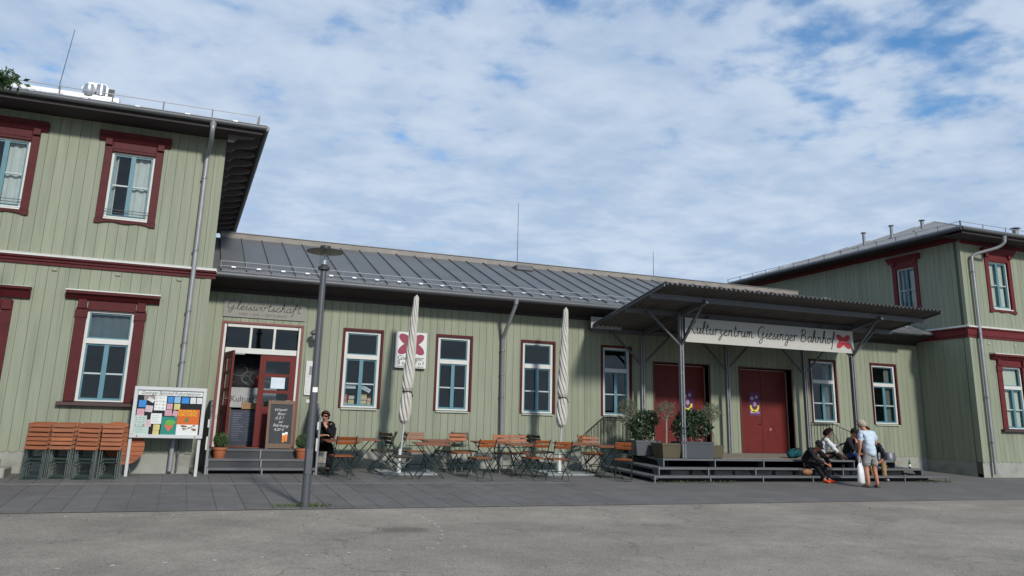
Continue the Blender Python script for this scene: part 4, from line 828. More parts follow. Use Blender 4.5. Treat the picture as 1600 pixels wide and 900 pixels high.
# ================================================================ folding garden furniture
def chair_parts(wood):
    A = []; w = .20
    for sx in (-w, w):
        A.append(('leg', MB().tube(smooth_pts([(sx, -.34, .885), (sx, -.235, .62), (sx, -.16, .455), (sx, .02, .25), (sx, .17, .14), (sx, .235, .0)], 3), .0105, 5).mesh('leg', GREENMETAL)))
        A.append(('leg', MB().tube(smooth_pts([(sx*.86, .21, .445), (sx*.86, .08, .34), (sx*.86, -.08, .20), (sx*.86, -.20, .12), (sx*.86, -.27, .0)], 3), .0105, 5).mesh('leg', GREENMETAL)))
        A.append(('seat_rail', MB().bar((sx*.93, -.19, .447), (sx*.93, .22, .452), .01, .022).mesh('seat_rail', GREENMETAL)))
    for k, y, z in ((1, .235, .008), (.86, -.268, .008), (1, .09, .19), (1, -.22, .58)): A.append(('crossbar', MB().tube([(-w*k, y, z), (w*k, y, z)], .009, 5).mesh('crossbar', GREENMETAL)))
    bs = MB(); bs.T = Matrix.Translation((0, -.315, .825)) @ Matrix.Rotation(math.radians(21), 4, 'X'); bs.box(-.215, .215, .008, .024, -.036, .036, .005)
    A.append(('back_slat', bs.mesh('back_slat', wood)))
    bs = MB(); bs.T = Matrix.Translation((0, -.28, .735)) @ Matrix.Rotation(math.radians(21), 4, 'X'); bs.box(-.215, .215, .008, .024, -.036, .036, .005); A.append(('back_slat', bs.mesh('back_slat', wood)))
    for i in range(6): y = -.165+i*.072; A.append(('seat_slat', MB().box(-.205, .205, y-.03, y+.03, .458, .474, .004).mesh('seat_slat', wood)))
    return A
CH = {'orange': chair_parts(WOOD), 'dark': chair_parts(WOOD_D)}
def chair(x, y, deg, label, kind='orange'):
    c = thing('folding_chair', label, 'chair', (x, y, gz(x, y)), math.radians(deg), 'open folding chairs on the café terrace')
    for n, me in CH[kind]: put(n, me, c)
    c.rotation_euler = (math.atan(.05)*math.cos(math.radians(deg)), -math.atan(.05)*math.sin(math.radians(deg)), math.radians(deg))
    return c
F0, F180, FR, FL_ = 0, 180, -90, 90          # facing the wall, the square, right, left
for a in ((3.26, -2.12, 4, 'orange chair at the seated man\'s table, its back to the square'),
          (4.42, -.62, 78, 'dark chair facing left, inner one of the pair below the first hall window', 'dark'), (4.62, -.78, 84, 'dark chair facing left with back leaning right, outer one of the pair', 'dark'),
          (4.50, -2.12, -82, 'dark-backed chair facing right just in front of the first parasol pole', 'dark'), (4.72, -.72, -60, 'dark chair half hidden behind the first parasol pole', 'dark'),
          (5.18, -.90, 176, 'orange chair facing the square behind the nearest table by the first parasol'),
          (6.22, -1.02, 182, 'bright orange chair facing the square under the second hall window'), (6.02, -.62, 120, 'dark chair right against the wall below the second hall window', 'dark'), (6.50, -.55, 190, 'dark chair against the wall left of the rain pipe', 'dark'),
          (6.22, -2.35, 8, 'orange chair with its back to the square, left of the rain pipe'),
          (7.28, -1.12, 180, 'bright orange chair facing the square just right of the rain pipe'), (7.72, -1.05, 176, 'bright orange chair facing the square below the third hall window'),
          (7.55, -2.22, 10, 'orange chair with its back to the square at the middle table'), (8.03, -2.46, -4, 'orange chair with its back to the square, closest to the second parasol'),
          (8.25, -.62, -75, 'dark chair by the wall left of the second parasol', 'dark'), (8.52, -.50, -70, 'dark chair by the wall directly behind the second parasol', 'dark'),
          (9.62, -1.12, 170, 'orange chair facing the square next to the terrace steps'), (9.80, -.7, 200, 'orange chair by the wall beside the dark railing'),
          (9.72, -2.42, -30, 'orange chair at the right end beside the terrace steps')): chair(*a)
def table_parts():
    A = []
    for i in range(7): y = -.315+i*.105; A.append(('table_slat', MB().box(-.37, .37, y-.049, y+.049, .702, .722, .004).mesh('table_slat', WOOD_T)))
    A.append(('top_rail', MB().box(-.30, -.27, -.36, .36, .680, .7015).box(.27, .30, -.36, .36, .680, .7015).mesh('top_rail', GREENMETAL)))
    for y in (-.30, .30):
        k = 1 if y > 0 else .88
        A.append(('leg', MB().tube([(-.28, y*k, .69), (0, y*k, .36), (.24, y*k, .06), (.27, y*k, .01)], .011, 5).mesh('leg', GREENMETAL))); A.append(('leg', MB().tube([(.28, y*k*.96, .69), (0, y*k*.96, .36), (-.24, y*k*.96, .06), (-.27, y*k*.96, .01)], .011, 5).mesh('leg', GREENMETAL)))
    for x, z in ((-.27, .01), (.27, .01), (0, .36)): A.append(('crossbar', MB().tube([(x, -.29, z), (x, .29, z)], .010, 5).mesh('crossbar', GREENMETAL)))
    return A
TB = table_parts()
def table(x, y, deg, label):
    c = thing('folding_table', label, 'table', (x, y, gz(x, y)), 0, 'slatted folding tables on the café terrace')
    for n, me in TB: put(n, me, c)
    c.rotation_euler = (math.atan(.05)*math.cos(math.radians(deg)), -math.atan(.05)*math.sin(math.radians(deg)), math.radians(deg)); return c
for a in ((3.36, -1.42, 2, 'wooden folding table the seated man leans on'), (3.90, -.85, 0, 'wooden folding table pushed behind the seated man\'s table'), (5.22, -1.92, -6, 'wooden folding table just right of the first parasol pole'), (5.68, -.95, 4, 'wooden folding table by the wall under the second hall window'),
          (6.90, -1.15, 8, 'wooden folding table right at the rain pipe'), (7.45, -1.66, -4, 'wooden folding table between the third window and the square'), (8.98, -1.25, 5, 'wooden folding table right of the second parasol'), (9.68, -1.78, -8, 'wooden folding table nearest the terrace steps')): table(*a)
o = thing('ashtray', 'small glass ashtray on the seated man\'s table', 'ashtray', (3.22, -1.55, gz(0, -1.5)+.724)); MB().lathe([(.05, 0), (.055, .035), (.045, .035), (.04, .012)], n=12).build('bowl', STEEL_L, o, smooth=True)
# folded chairs stacked against the left house
def folded_parts():
    A = []; w = .165
    for sx in (-w, w): A.append(('leg', MB().bar((sx, 0, .0), (sx, .0, .98), .014, .026, (0, 1, 0)).mesh('leg', GREENMETAL))); A.append(('leg', MB().bar((sx*.80, .035, .0), (sx*.80, .035, .86), .014, .026, (0, 1, 0)).mesh('leg', GREENMETAL)))
    for k, y, z in ((1, -.004, .02), (1, -.004, .31), (.8, .038, .06), (.8, .038, .37)): A.append(('crossbar', MB().tube([(-w*k, y, z), (w*k, y, z)], .010, 5).mesh('crossbar', GREENMETAL)))
    for z in (.965, .882): A.append(('back_slat', MB().box(-.185, .185, -.026, -.010, z-.034, z+.034, .005).mesh('back_slat', WOOD)))
    for i, z in enumerate((.565, .645, .72, .795)): A.append(('seat_slat', MB().box(-.18, .18, -.032-.004*(i % 2), -.012-.004*(i % 2), z-.031, z+.031, .004).mesh('seat_slat', WOOD)))
    return A
FD = folded_parts()
cols = [('leftmost', -2.30), ('second from the left', -1.89), ('third from the left', -1.48), ('rightmost', -1.07)]; STG = {'leftmost': .02, 'second from the left': .10, 'third from the left': -.03, 'rightmost': .07}
for cn, cx in cols:
    for k in range(5):
        c = thing('folded_chair', f'folded orange slat chair, {["front", "second", "middle", "fourth", "rearmost"][k]} one of the {cn} stack', 'chair', (cx+k*.012+random.uniform(-.01, .01), -2.30+STG[cn]+k*.125, gz(0, -2.3+k*.125)-.0), 0, 'folded chairs stacked against the left house')
        for n, me in FD: put(n, me, c)
        c.rotation_euler = (math.radians(-8+random.uniform(-.8, .8)), random.uniform(-.02, .02), random.uniform(-.05, .05))
def round_top(x, y, z, r, lab, tilt):
    t = thing('folded_table', lab, 'table', (x, y, gz(0, y)), 0, 'round table tops behind the folded chairs')
    t.rotation_euler = (math.radians(tilt), 0, 0)
    n = 8
    for i in range(n):
        z0, z1 = -r+2*r*i/n+.004, -r+2*r*(i+1)/n-.004; L = []; Rr = []
        for j in range(5):
            zz = z0+(z1-z0)*j/4; h = math.sqrt(max(r*r-zz*zz, 1e-5)); Rr.append((h, z+zz)); L.append((-h, z+zz))
        MB().prism(Rr+L[::-1], 1, -.012, .012).build('table_slat', WOOD, t)
    MB().bar((-.18, .03, 0), (.15, .03, z+.2), .02, .02).bar((.18, .03, 0), (-.15, .03, z+.2), .02, .02).build('leg', GREENMETAL, t)
round_top(-1.02, -1.62, .68, .34, 'round slatted table top standing behind the rightmost chair stack', -4); round_top(-.84, -1.74, .56, .34, 'lower round slatted table top right of the chair stacks', -4)
# ================================================================ closed parasols
def parasol(x, y, lean, lab, tiles):
    p = thing('closed_parasol', lab, 'parasol', (x, y, gz(x, y)), 0, 'closed parasols in front of the hall'); b = p
    pole = MB(); pole.tube([(0, 0, 0), (lean*1.02, 0, 4.02)], .024, 10); pole.build('pole', M('pale_pole', (.42, .43, .43), .45, metal=.3), b, smooth=True)
    prof = [(.055, 3.98), (.068, 3.9), (.078, 3.5), (.088, 3.45), (.10, 3.0), (.118, 2.5), (.135, 2.05), (.125, 1.88), (.085, 1.80), (.115, 1.70), (.135, 1.5), (.138, 1.32), (.12, 1.16), (.06, 1.10)]
    m = MB(); n = 84; rings = []; zs = []
    for (r0, z0), (r1, z1) in zip(prof, prof[1:]):
        for j in range(8): t = j/8; zs.append((r0+(r1-r0)*t, z0+(z1-z0)*t))
    zs.append(prof[-1])
    for r, z in zs:
        tw = z*3.6 if z > 1.8 else 1.8*3.6+(z-1.8)*3.0; amp = .30 if z > 1.8 else .45
        rings.append([])
        for s_ in [2*math.pi*k/n for k in range(n)]:                       # rings turn with the wrap, so the creases run as clean spirals
            q = r*(1-amp*(1-abs(math.sin(3.5*s_)))**2.2+.05*math.sin(2*s_+z*2.3)+.03*math.sin(5*s_+z*6)); an = s_-tw
            rings[-1].append(m.P((lean*z/4+q*math.cos(an), q*math.sin(an), z)))
    for A, B in zip(rings, rings[1:]):
        for k in range(n): m.F(B[k], B[(k+1) % n], A[(k+1) % n], A[k])
    m.F(*rings[0]); m.F(*rings[-1][::-1]); cv = m.build('canvas', CANVAS, b, smooth=True)
    t = MB(); t.tube([(lean*1.80/4+.10*math.cos(a), .10*math.sin(a), 1.80+.01*math.sin(3*a)) for a in [2*math.pi*k/14 for k in range(15)]], .014, 5); t.tube([(lean*.45+.09, -.06, 1.80), (lean*.45+.12, -.09, 1.68)], .01, 4); t.build('tie_band', BLACK, cv)
    MB().lathe([(.05, 0.02), (.05, .25), (.032, .27), (.032, .55)], n=12).build('socket', M('pale_socket', (.50, .52, .49), .5), b, smooth=True)
    for (dx, dy) in tiles:
        s = MB(); s.box(dx-.30, dx+.30, dy-.24, dy+.24, .0, .045, .006); o_ = s.build('base_slab', M('pale_blue_grey_slab', (.24, .255, .26), .85, var=.15, rand=.1, bump=.3), b); o_.rotation_euler = (math.atan(.05), 0, 0)
parasol(4.70, -1.30, .20, 'closed cream parasol in front of the red petal logo sign', [(-.1, -.0), (.53, -.0), (-.1, .5), (.53, .5)])
parasol(8.62, -1.30, .14, 'closed cream parasol between the third and fourth hall windows', [(-.1, 0), (.53, 0), (-.1, .5), (.53, .5)])
# ================================================================ notice board
def notice_board():
    b = thing('notice_board', 'white framed glass notice board covered in flyers beside the café steps', 'notice board', (-.135, -1.78, gz(0, -1.78)))
    X0, X1, Z0, Z1 = -.665, .665, .73, 1.71; FR_ = M('white_aluminium', (.47, .48, .48), .4, metal=.2, var=.06)
    for x in (X0+.03, X1-.05): MB().box(x-.03, x+.03, -.01, .05, 0, Z1-.05, .006).build('post', FR_, b)
    f = MB(); f.box(X0, X1, -.06, -.0105, Z1-.07, Z1, .006); f.box(X0, X1, -.06, -.0105, Z0, Z0+.07, .006); f.box(X0, X0+.07, -.06, -.0105, Z0+.07, Z1-.07, .006); f.box(X1-.07, X1, -.06, -.0105, Z0+.07, Z1-.07, .006); f.build('frame', FR_, b)
    MB().box(X0+.03, X1-.03, -.0104, .004, Z0+.03, Z1-.03).build('back_panel', M('black_felt', (.010, .010, .012), .95), b)
    MB().box(X0+.05, X1-.05, -.050, -.047, Z0+.05, Z1-.05).build('pane', glass_mat('board_glass', (.96, .97, .97), 1.22), b)
    hd = MB().box(X0+.075, X1-.075, -.030, -.026, Z1-.165, Z1-.075).build('header_strip', PAPER, b); text('Giesinger Bahnhof Kulturzentrum', .088, LETTER, hd, (0, -.032, Z1-.122), width=1.08, shear=.2)
    for x in (X0+.14, X1-.14): MB().tube([(x, -.066, Z0+.035), (x, -.06, Z0+.035)], .012, 8).build('lock', BLACK, b)
    c = lambda n, v: M(n, v, .8, var=.06)
    cols = {'bl': c('blue_flyer', (.02, .22, .62)), 'pk': c('pink_flyer', (.62, .33, .38)), 'ye': c('yellow_flyer', (.66, .55, .20)), 'wh': PAPER, 'gr': c('pale_green_flyer', (.45, .55, .50)), 'gy': c('taupe_flyer', (.30, .25, .22)), 'te': c('teal_print', (.02, .22, .17)), 'or': c('orange_print', (.62, .12, .015)), 'lb': c('light_blue_flyer', (.30, .50, .66)), 'lp': c('pale_pink_flyer', (.62, .47, .50))}
    def mp(u, v): return ((u-(15-40*v/850))/1150*(X1-X0)+X0, Z1-.0-(v-5)/835*(Z1-Z0))
    k = 0
    for (u0, v0, u1, v1, cc, rot) in ((165, 140, 340, 225, 'gy', -.2), (225, 195, 330, 250, 'wh', .5), (90, 230, 205, 345, 'bl', 0), (200, 315, 310, 420, 'lp', .1), (335, 150, 520, 390, 'wh', 0), (540, 160, 630, 262, 'bl', 0), (645, 155, 740, 260, 'lb', 0), (760, 165, 880, 265, 'bl', 0), (900, 165, 990, 265, 'wh', 0), (1005, 165, 1090, 265, 'wh', 0), (530, 275, 620, 370, 'pk', 0), (645, 275, 740, 370, 'ye', 0), (505, 380, 615, 475, 'pk', 0), (630, 390, 715, 480, 'pk', .3), (70, 370, 185, 480, 'pk', 0), (45, 480, 230, 655, 'gr', 0), (30, 660, 270, 785, 'gr', 0), (290, 440, 460, 610, 'wh', 0), (210, 545, 300, 660, 'lp', -.1), (340, 620, 440, 710, 'ye', 0), (335, 715, 430, 785, 'ye', 0), (460, 490, 700, 785, 'te', 0), (705, 365, 1055, 785, 'or', 0)):
        a0, b1 = mp(u0, (v0+v1)/2)[0], mp(u0, v0)[1]; a1, b0 = mp(u1, (v0+v1)/2)[0], mp(u0, v1)[1]; k += 1
        m = MB(); cx, cz = (a0+a1)/2, (b0+b1)/2; m.T = Matrix.Translation((cx, 0, cz)) @ Matrix.Rotation(rot, 4, 'Y'); y = -.0125-.0006*k; w, h = (a1-a0)/2, (b1-b0)/2
        m.box(-w, w, y-.0005, y, -h, h); o_ = m.build('flyer' if h < .16 else 'poster', cols[cc], b)
        d = MB(); d.T = m.T                                              # print on the sheet
        if cc == 'or':
            text('PUMPKIN', .085, M('yellow_title', (.75, .50, .03), .8), o_, (cx-.02, y-.003, cz+h-.045), width=.34); text('MACHINE', .085, M('yellow_title', (.75, .50, .03), .8), o_, (cx-.02, y-.003, cz+h-.105), width=.34)
            d.box(-w, w, y-.0015, y-.001, -h, -h*.18); d.build('white_part', PAPER, o_); d = MB(); d.T = m.T
            for _ in range(16): px_, pz = random.uniform(-.14, .14), random.uniform(-.15, -.06); d.ball((px_, y-.002, pz), random.uniform(.012, .028), 7, 5, (1.4, .02, .7))
            d.build('drawing', M('sepia_drawing', (.22, .12, .06), .8, var=.5, scale=40), o_)
            d = MB(); d.T = m.T; d.ball((-.02, y-.002, .05), .05, 8, 6, (.7, .02, 1)); d.ball((-.05, y-.002, .03), .03, 8, 6, (1, .02, .6)); d.build('drawing', M('olive_drawing', (.16, .17, .06), .8), o_)
        elif cc == 'te':
            d.ball((.02, y-.002, .06), .08, 10, 6, (1.2, .02, .7)); d.build('print', M('green_print', (.14, .36, .05), .8), o_); d = MB(); d.T = m.T; d.prism([(-.09, .02), (.09, .0), (0, -.11)], 1, y-.003, y-.002); d.build('print', M('coral_print', (.62, .14, .08), .8), o_)
        elif h > .1 and cc in ('wh', 'gr'):
            for r_ in range(4):
                for q in range(3):
                    e_ = random.uniform(.12, .42); f_ = random.uniform(.02, .10)*random.choice((1, 1, 3)); d.box(-w*.85+q*w*.6, -w*.85+q*w*.6+w*e_, y-.0015, y-.001, h*.7-r_*h*.45-h*f_, h*.7-r_*h*.45+h*.03)
            d.build('print', M('dark_print', (.26, .20, .19), .8, var=.7, scale=60), o_)
        else:
            for r_ in range(4): d.box(-w*.75, w*random.uniform(.2, .75), y-.0015, y-.001, h*.6-r_*h*.38-h*.06, h*.6-r_*h*.38)
            d.build('print', M('grey_text_print', (.25, .22, .26), .8), o_)
notice_board()
# ================================================================ sandwich board
def a_board():
    b = thing('sandwich_board', 'wooden framed chalkboard with beer special leaning by the café door', 'chalkboard', (2.16, -.62, .408)); T = Matrix.Rotation(math.radians(-7), 4, 'X')
    f = MB(); f.T = T; f.box(-.29, -.235, -.02, .02, 0, 1.06); f.box(.235, .29, -.02, .02, 0, 1.06); f.box(-.235, .235, -.02, .02, .98, 1.06); f.box(-.235, .235, -.02, .02, .03, .13); f.build('frame', WOODF, b)
    f = MB(); f.T = T; f.box(-.234, .234, -.008, .008, .131, .979); s = f.build('slate', SLATE, b)
    for t, z, x, w in (('Wieser', .86, -.02, .28), ('Bier', .77, .0, .18), ('0,5 l', .68, -.04, .18), ('zur', .60, .0, .10), ('Stärkung', .52, .0, .34), ('4,20 €', .43, -.03, .22)):
        o_ = put('lettering', text_mesh(t, .085, CHALK, shear=.3, width=w, extrude=.001), s, T @ Vector((x, -.0105, z))); o_.rotation_euler = (math.radians(90-7), random.uniform(-.06, .06), 0)
    for x, d in ((.08, 0), (.14, .02)):
        g = MB(); g.T = T; g.prism([(x-.026, .16+d), (x+.02, .16+d), (x+.028, .31+d), (x-.03, .31+d)], 1, -.0125, -.0085); g.build('beer_print', M('amber_print', (.62, .18, .02), .7), s); g = MB(); g.T = T; g.box(x-.03, x+.028, -.0126, -.0086, .311+d, .36+d); g.build('foam_print', PAPER, s)
    f = MB(); f.bar((-.26, .12, 1.0), (-.26, .40, .04), .04, .03).bar((.26, .12, 1.0), (.26, .40, .04), .04, .03); f.build('rear_leg', WOODF, b)
a_board()
# ================================================================ plants
def ball_pts(n, c, r, sq=(1, 1, 1), shell=.55, lump=.18):
    d = rng.normal(size=(n, 3)); d /= np.linalg.norm(d, axis=1)[:, None]; k = rng.normal(size=(5, 3))*3
    l = 1+lump*np.sin(d@k.T+np.arange(5)).sum(1)/2.2; rr = (shell+(1-shell)*rng.random(n)**.6)*l
    return np.array(c)+d*rr[:, None]*r*np.array(sq)
def pot_plant(x, y, z, lab):
    p = thing('potted_shrub', lab, 'potted plant', (x, y, z)); MB().lathe([(.10, 0), (.11, .01), (.135, .17), (.155, .17), (.158, .22), (.14, .22), (.135, .19), (0.02, .19)], n=20).build('pot', TERRA, p, smooth=True)
    MB().lathe([(.135, .0), (.14, .012)], n=18).build('saucer', TERRA, p); put('foliage', leaf_mesh('foliage', ball_pts(1500, (0, 0, .36), .155, (1, 1, .95), .7, .08), .028, LEAF_B, aspect=.6), p, kind='stuff')
    MB().tube([(0, 0, .18), (.01, 0, .32)], .012, 6).build('stem', BARK, p)
pot_plant(.93, -.905, .236, 'clipped round box bush in a terracotta pot left of the café steps'); pot_plant(2.63, -.90, .236, 'small bush in a terracotta pot behind the lamp post on the café steps')
def planter(x, y, w, h, d, kind, mat, lab, crown, leafmat, n, size, stem=None, taper=.86, cat='planter'):
    z = deck_z(y)+.002; p = thing('planter', lab, cat, (x, y, z)); m = MB(); t = taper
    o_ = [[m.P((sx*w/2*k, sy*d/2*k, zz)) for sx, sy in ((-1, -1), (1, -1), (1, 1), (-1, 1))] for k, zz in ((t, 0), (1, h-.05), (1.05, h-.05), (1.05, h), (.93, h), (.90, h-.06))]
    for A, B in zip(o_, o_[1:]):
        for k in range(4): m.F(A[k], A[(k+1) % 4], B[(k+1) % 4], B[k])
    m.F(*o_[0][::-1]); m.build('box' if kind == 'box' else 'pot', mat, p); s = MB(); s.box(-w*.44, w*.44, -d*.44, d*.44, h-.09, h-.055); s.build('soil', SOIL, p)
    pts = np.concatenate([ball_pts(int(n*f), c, r, sq) for f, c, r, sq in crown]); put('foliage', leaf_mesh('foliage', pts, size, leafmat, aspect=.42 if leafmat is LEAF else .22, up=.8), p, kind='stuff')
    top = min(c[2] for _, c, _, _ in crown); tr = MB()
    if stem:
        tr.tube(smooth_pts([(0, 0, h-.08), (.015, .01, h+.2), (stem[0]*.6, 0, h+.4), (stem[0], 0, stem[1])], 3), [.02]*9+[.014], 7)
        for i in range(9): a = i*2.4; tr.tube([(stem[0], 0, stem[1]-.1), (stem[0]+.12*math.cos(a), .12*math.sin(a), stem[1]+.1), (stem[0]+.22*math.cos(a), .22*math.sin(a), stem[1]+.22+.05*(i % 3))], [.008, .005, .002], 4)
        tr.build('stem', BARK_P, p, smooth=True)
    else:
        for i in range(8): a = i*2.4; tr.tube([(w*.2*math.cos(a), d*.2*math.sin(a), h-.08), (w*.35*math.cos(a), d*.35*math.sin(a), h+.35), (w*.5*math.cos(a), d*.5*math.sin(a), h+.65)], [.015, .01, .004], 5)
        tr.build('stem', BARK, p, smooth=True)
planter(10.93, -1.30, .68, .36, .5, 'box', GREYPOT_L, 'grey square planter with dark laurel bush at the terrace corner', [(.6, (-.02, 0, .68), .36, (1.0, .8, 1)), (.4, (.1, 0, .85), .28, (1, .9, .9))], LEAF, 1700, .095)
planter(11.22, -1.92, .54, .34, .5, 'pot', OLIVEPOT, 'olive green pot with a thin pale stemmed olive tree between the two bushes', [(.5, (.0, 0, 1.08), .24, (1, 1, .8)), (.5, (.03, 0, 1.2), .22, (1.1, 1, .6))], LEAF_O, 520, .065, (.02, 1.02))
planter(11.93, -2.0, .92, .39, .42, 'box', GREYPOT, 'long slate planter with dense dark laurel bush beside the front post', [(.4, (-.26, 0, .72), .32, (1, .7, 1)), (.35, (.15, 0, .75), .34, (1.1, .7, 1)), (.25, (.0, 0, .98), .24, (1.6, .8, .8))], LEAF, 2300, .095, taper=.97)
planter(12.72, -1.78, .34, .30, .34, 'pot', OLIVEPOT, 'small olive pot with a loose olive tree right of the slate planter', [(.5, (-.14, 0, 1.02), .26, (1, 1, .9)), (.5, (-.05, 0, 1.15), .24, (1, 1, .8))], LEAF_O, 700, .07, (-.10, 1.0))
planter(10.74, -.78, .30, .30, .30, 'pot', M('black_plastic', (.02, .02, .022), .6), 'black pot with a tall olive bush next to the railing', [(.5, (.02, 0, .95), .27, (1, 1, 1.1)), (.5, (.06, 0, 1.18), .22, (1.1, 1, .9))], LEAF_O, 900, .07, (.03, .95))
pts = np.array([[random.uniform(10.3, 12.5) if random.random() < .6 else random.uniform(18.2, 19.4), random.uniform(-3.05, -2.9), 0] for _ in range(330)]); pts[:, 2] = [gz(x, y)+.005 for x, y, _ in pts]
put('grass_tufts', leaf_mesh('grass_tufts', pts, .06, M('weed_green', (.06, .085, .02), .7, var=.4), up=1.5, aspect=.25), None, kind='stuff', label='sparse weeds along the foot of the terrace', cat='weeds')
def tree():
    t = thing('tree', 'leafy tree whose branch tip reaches in at the upper left corner', 'tree', (-7.6, -5.4, gz(0, -5.4)))
    m = MB(); m.tube(smooth_pts([(0, 0, -.1), (.05, 0, 1.6), (-.05, .05, 3.2), (.1, 0, 4.6), (0, 0, 6.0), (.1, 0, 7.4)], 3), [.17-.009*i for i in range(16)], 10); ends = []
    for i in range(16):
        a = i*2.4; z = 3.2+i*.26; l = 1.7-.05*i; b = Vector((.05, 0, z)); e = b+Vector((math.cos(a)*l, math.sin(a)*l, .9)); mid = (b+e)/2+Vector((0, 0, .12)); m.tube([b, mid, e], [.05, .03, .012], 6); ends += [mid, e, e*.5+mid*.5]
    b = Vector((.05, -.1, 4.9)); tip = Vector((4.78, -.60, 6.30)); P = smooth_pts([b, Vector((1.8, -.4, 5.6)), Vector((3.6, -.55, 6.1)), tip], 4); m.tube(P, [.07-.0048*i for i in range(len(P))], 6)
    m.build('trunk', BARK, t, smooth=True); pts = [ball_pts(170, tuple(e), .45, (1, 1, .7), .2) for e in ends]; pts.append(np.array([tuple(tip+Vector((random.gauss(-.22, .13), random.gauss(0, .10), random.gauss(-.06, .06)))) for _ in range(230)])); pts.append(np.array([tuple(Vector((3.3, -.5, 6.0))+Vector((random.gauss(-.3, .4), random.gauss(0, .2), random.gauss(.05, .09)))) for _ in range(260)]))
    put('crown', leaf_mesh('crown', np.concatenate(pts), .115, LEAF_T, aspect=.34, up=-.3), t, kind='stuff')
tree()
# ================================================================ books in the first hall window
def books():
    ORD = ['first', 'second', 'third', 'fourth', 'fifth', 'sixth', 'seventh']
    MB().box(3.63, 4.34, .14, .42, 1.385, 1.41).build('window_board', WHITE, HALL)
    bc = [(.62, .52, .30), (.55, .34, .08), (.60, .56, .46), (.50, .19, .09), (.62, .47, .14)]; z = 1.411
    def bk(x0, x1, z0, z1, c, lab, y=.2): o_ = thing('book', lab, 'book', ((x0+x1)/2, y, z0), 0, 'books piled in the first hall window'); w = (x1-x0)/2; MB().box(-w, w, 0, .14, 0, z1-z0, .003).build('cover', M('book_cover_%d' % int(c[0]*100), c, .7), o_); MB().box(-w-.001, w+.001, .012, .13, .006, z1-z0-.006).build('pages', M('book_pages', (.55, .52, .44), .9), o_)
    for k in range(7): h = .032+.008*(k % 3); bk(4.02+.008*(k % 2), 4.20, z, z+h, bc[k % 5], f'book in the taller flat pile of the first hall window, {ORD[k]} from below'); z += h+.001
    z = 1.411
    for k in range(6): h = .034; bk(4.215, 4.31-.01*(k % 2), z, z+h, bc[(k+3) % 5], f'book in the narrow pile at the first hall window\'s right edge, {ORD[k]} from below'); z += h+.001
    for k in range(5): bk(3.76+k*.028, 3.785+k*.028, 1.411, 1.55+.01*(k % 2), (.62, .60, .58), f'upright white book in the first hall window, {ORD[k]} from the left')
    z = 1.572
    for k in range(3): bk(3.77, 3.90, z, z+.025, (.60, .58, .55), f'white book lying on the upright white books, {ORD[k]} from below'); z += .026
    z = 1.411
    for k in range(3): bk(3.645, 3.735, z, z+.035, bc[(k+1) % 5], f'book in the low pile under the red box, {ORD[k]} from below'); z += .036
    o_ = thing('red_box', 'bright red box on the low book pile in the first hall window', 'box', (3.70, .24, 1.521)); MB().box(-.035, .04, 0, .1, 0, .16, .004).build('carton', M('poppy_red', (.60, .03, .02), .6), o_); MB().box(-.02, .025, -.002, -.0005, .04, .11).build('print', M('pale_print_red', (.60, .20, .15), .7), o_)
    for x, z_, r_ in ((3.77, 1.86, 0), (4.14, 1.82, .45)):
        o_ = thing('paper_strip', 'white paper strip taped inside the first hall window' if r_ == 0 else 'tilted white paper strip inside the first hall window', 'paper', (x, .12, z_)); m = MB(); m.T = Matrix.Rotation(r_, 4, 'Y'); m.box(-.13, .13, 0, .002, -.045, .045); m.build('sheet', M('pale_blue_paper', (.55, .62, .68), .8), o_); m = MB(); m.T = Matrix.Rotation(r_, 4, 'Y'); m.box(-.1, .09, -.001, -.0002, -.012, .006); m.build('print', M('grey_text_print', (.25, .22, .26)), o_)
books()
# ================================================================ people
from mathutils import noise as mnoise
def skinned(name, nodes, edges, mat, parent, sub=2, root=0, wrinkle=0., **tags):
    """nodes: [(pos, r or (rx,ry))]"""
    me = bpy.data.meshes.new(name); me.from_pydata([tuple(n[0]) for n in nodes], edges, []); o = bpy.data.objects.new(name+'_tmp', me); COL.objects.link(o)
    sk = o.modifiers.new('s', 'SKIN'); sk.use_smooth_shade = True; sk.branch_smoothing = .3
    for i, n in enumerate(nodes):
        r = n[1] if isinstance(n[1], tuple) else (n[1], n[1]); me.skin_vertices[0].data[i].radius = r; me.skin_vertices[0].data[i].use_root = (i == root)
    ss = o.modifiers.new('d', 'SUBSURF'); ss.levels = sub; ss.render_levels = sub
    dg = bpy.context.evaluated_depsgraph_get(); dg.update(); nm = bpy.data.meshes.new_from_object(o.evaluated_get(dg)); bpy.data.objects.remove(o); bpy.data.meshes.remove(me)
    if wrinkle:                                                        # cloth folds
        nr = [v.normal.copy() for v in nm.vertices]
        for v, q in zip(nm.vertices, nr): v.co += q*wrinkle*(mnoise.noise(v.co*13)*1.0+mnoise.noise(Vector((v.co.x*9, v.co.y*9, v.co.z*30)))*.9)
    nm.name = name; nm.materials.clear(); nm.materials.append(mat); nm.polygons.foreach_set('use_smooth', [True]*len(nm.polygons)); nm.update()
    return put(name, nm, parent, **tags)
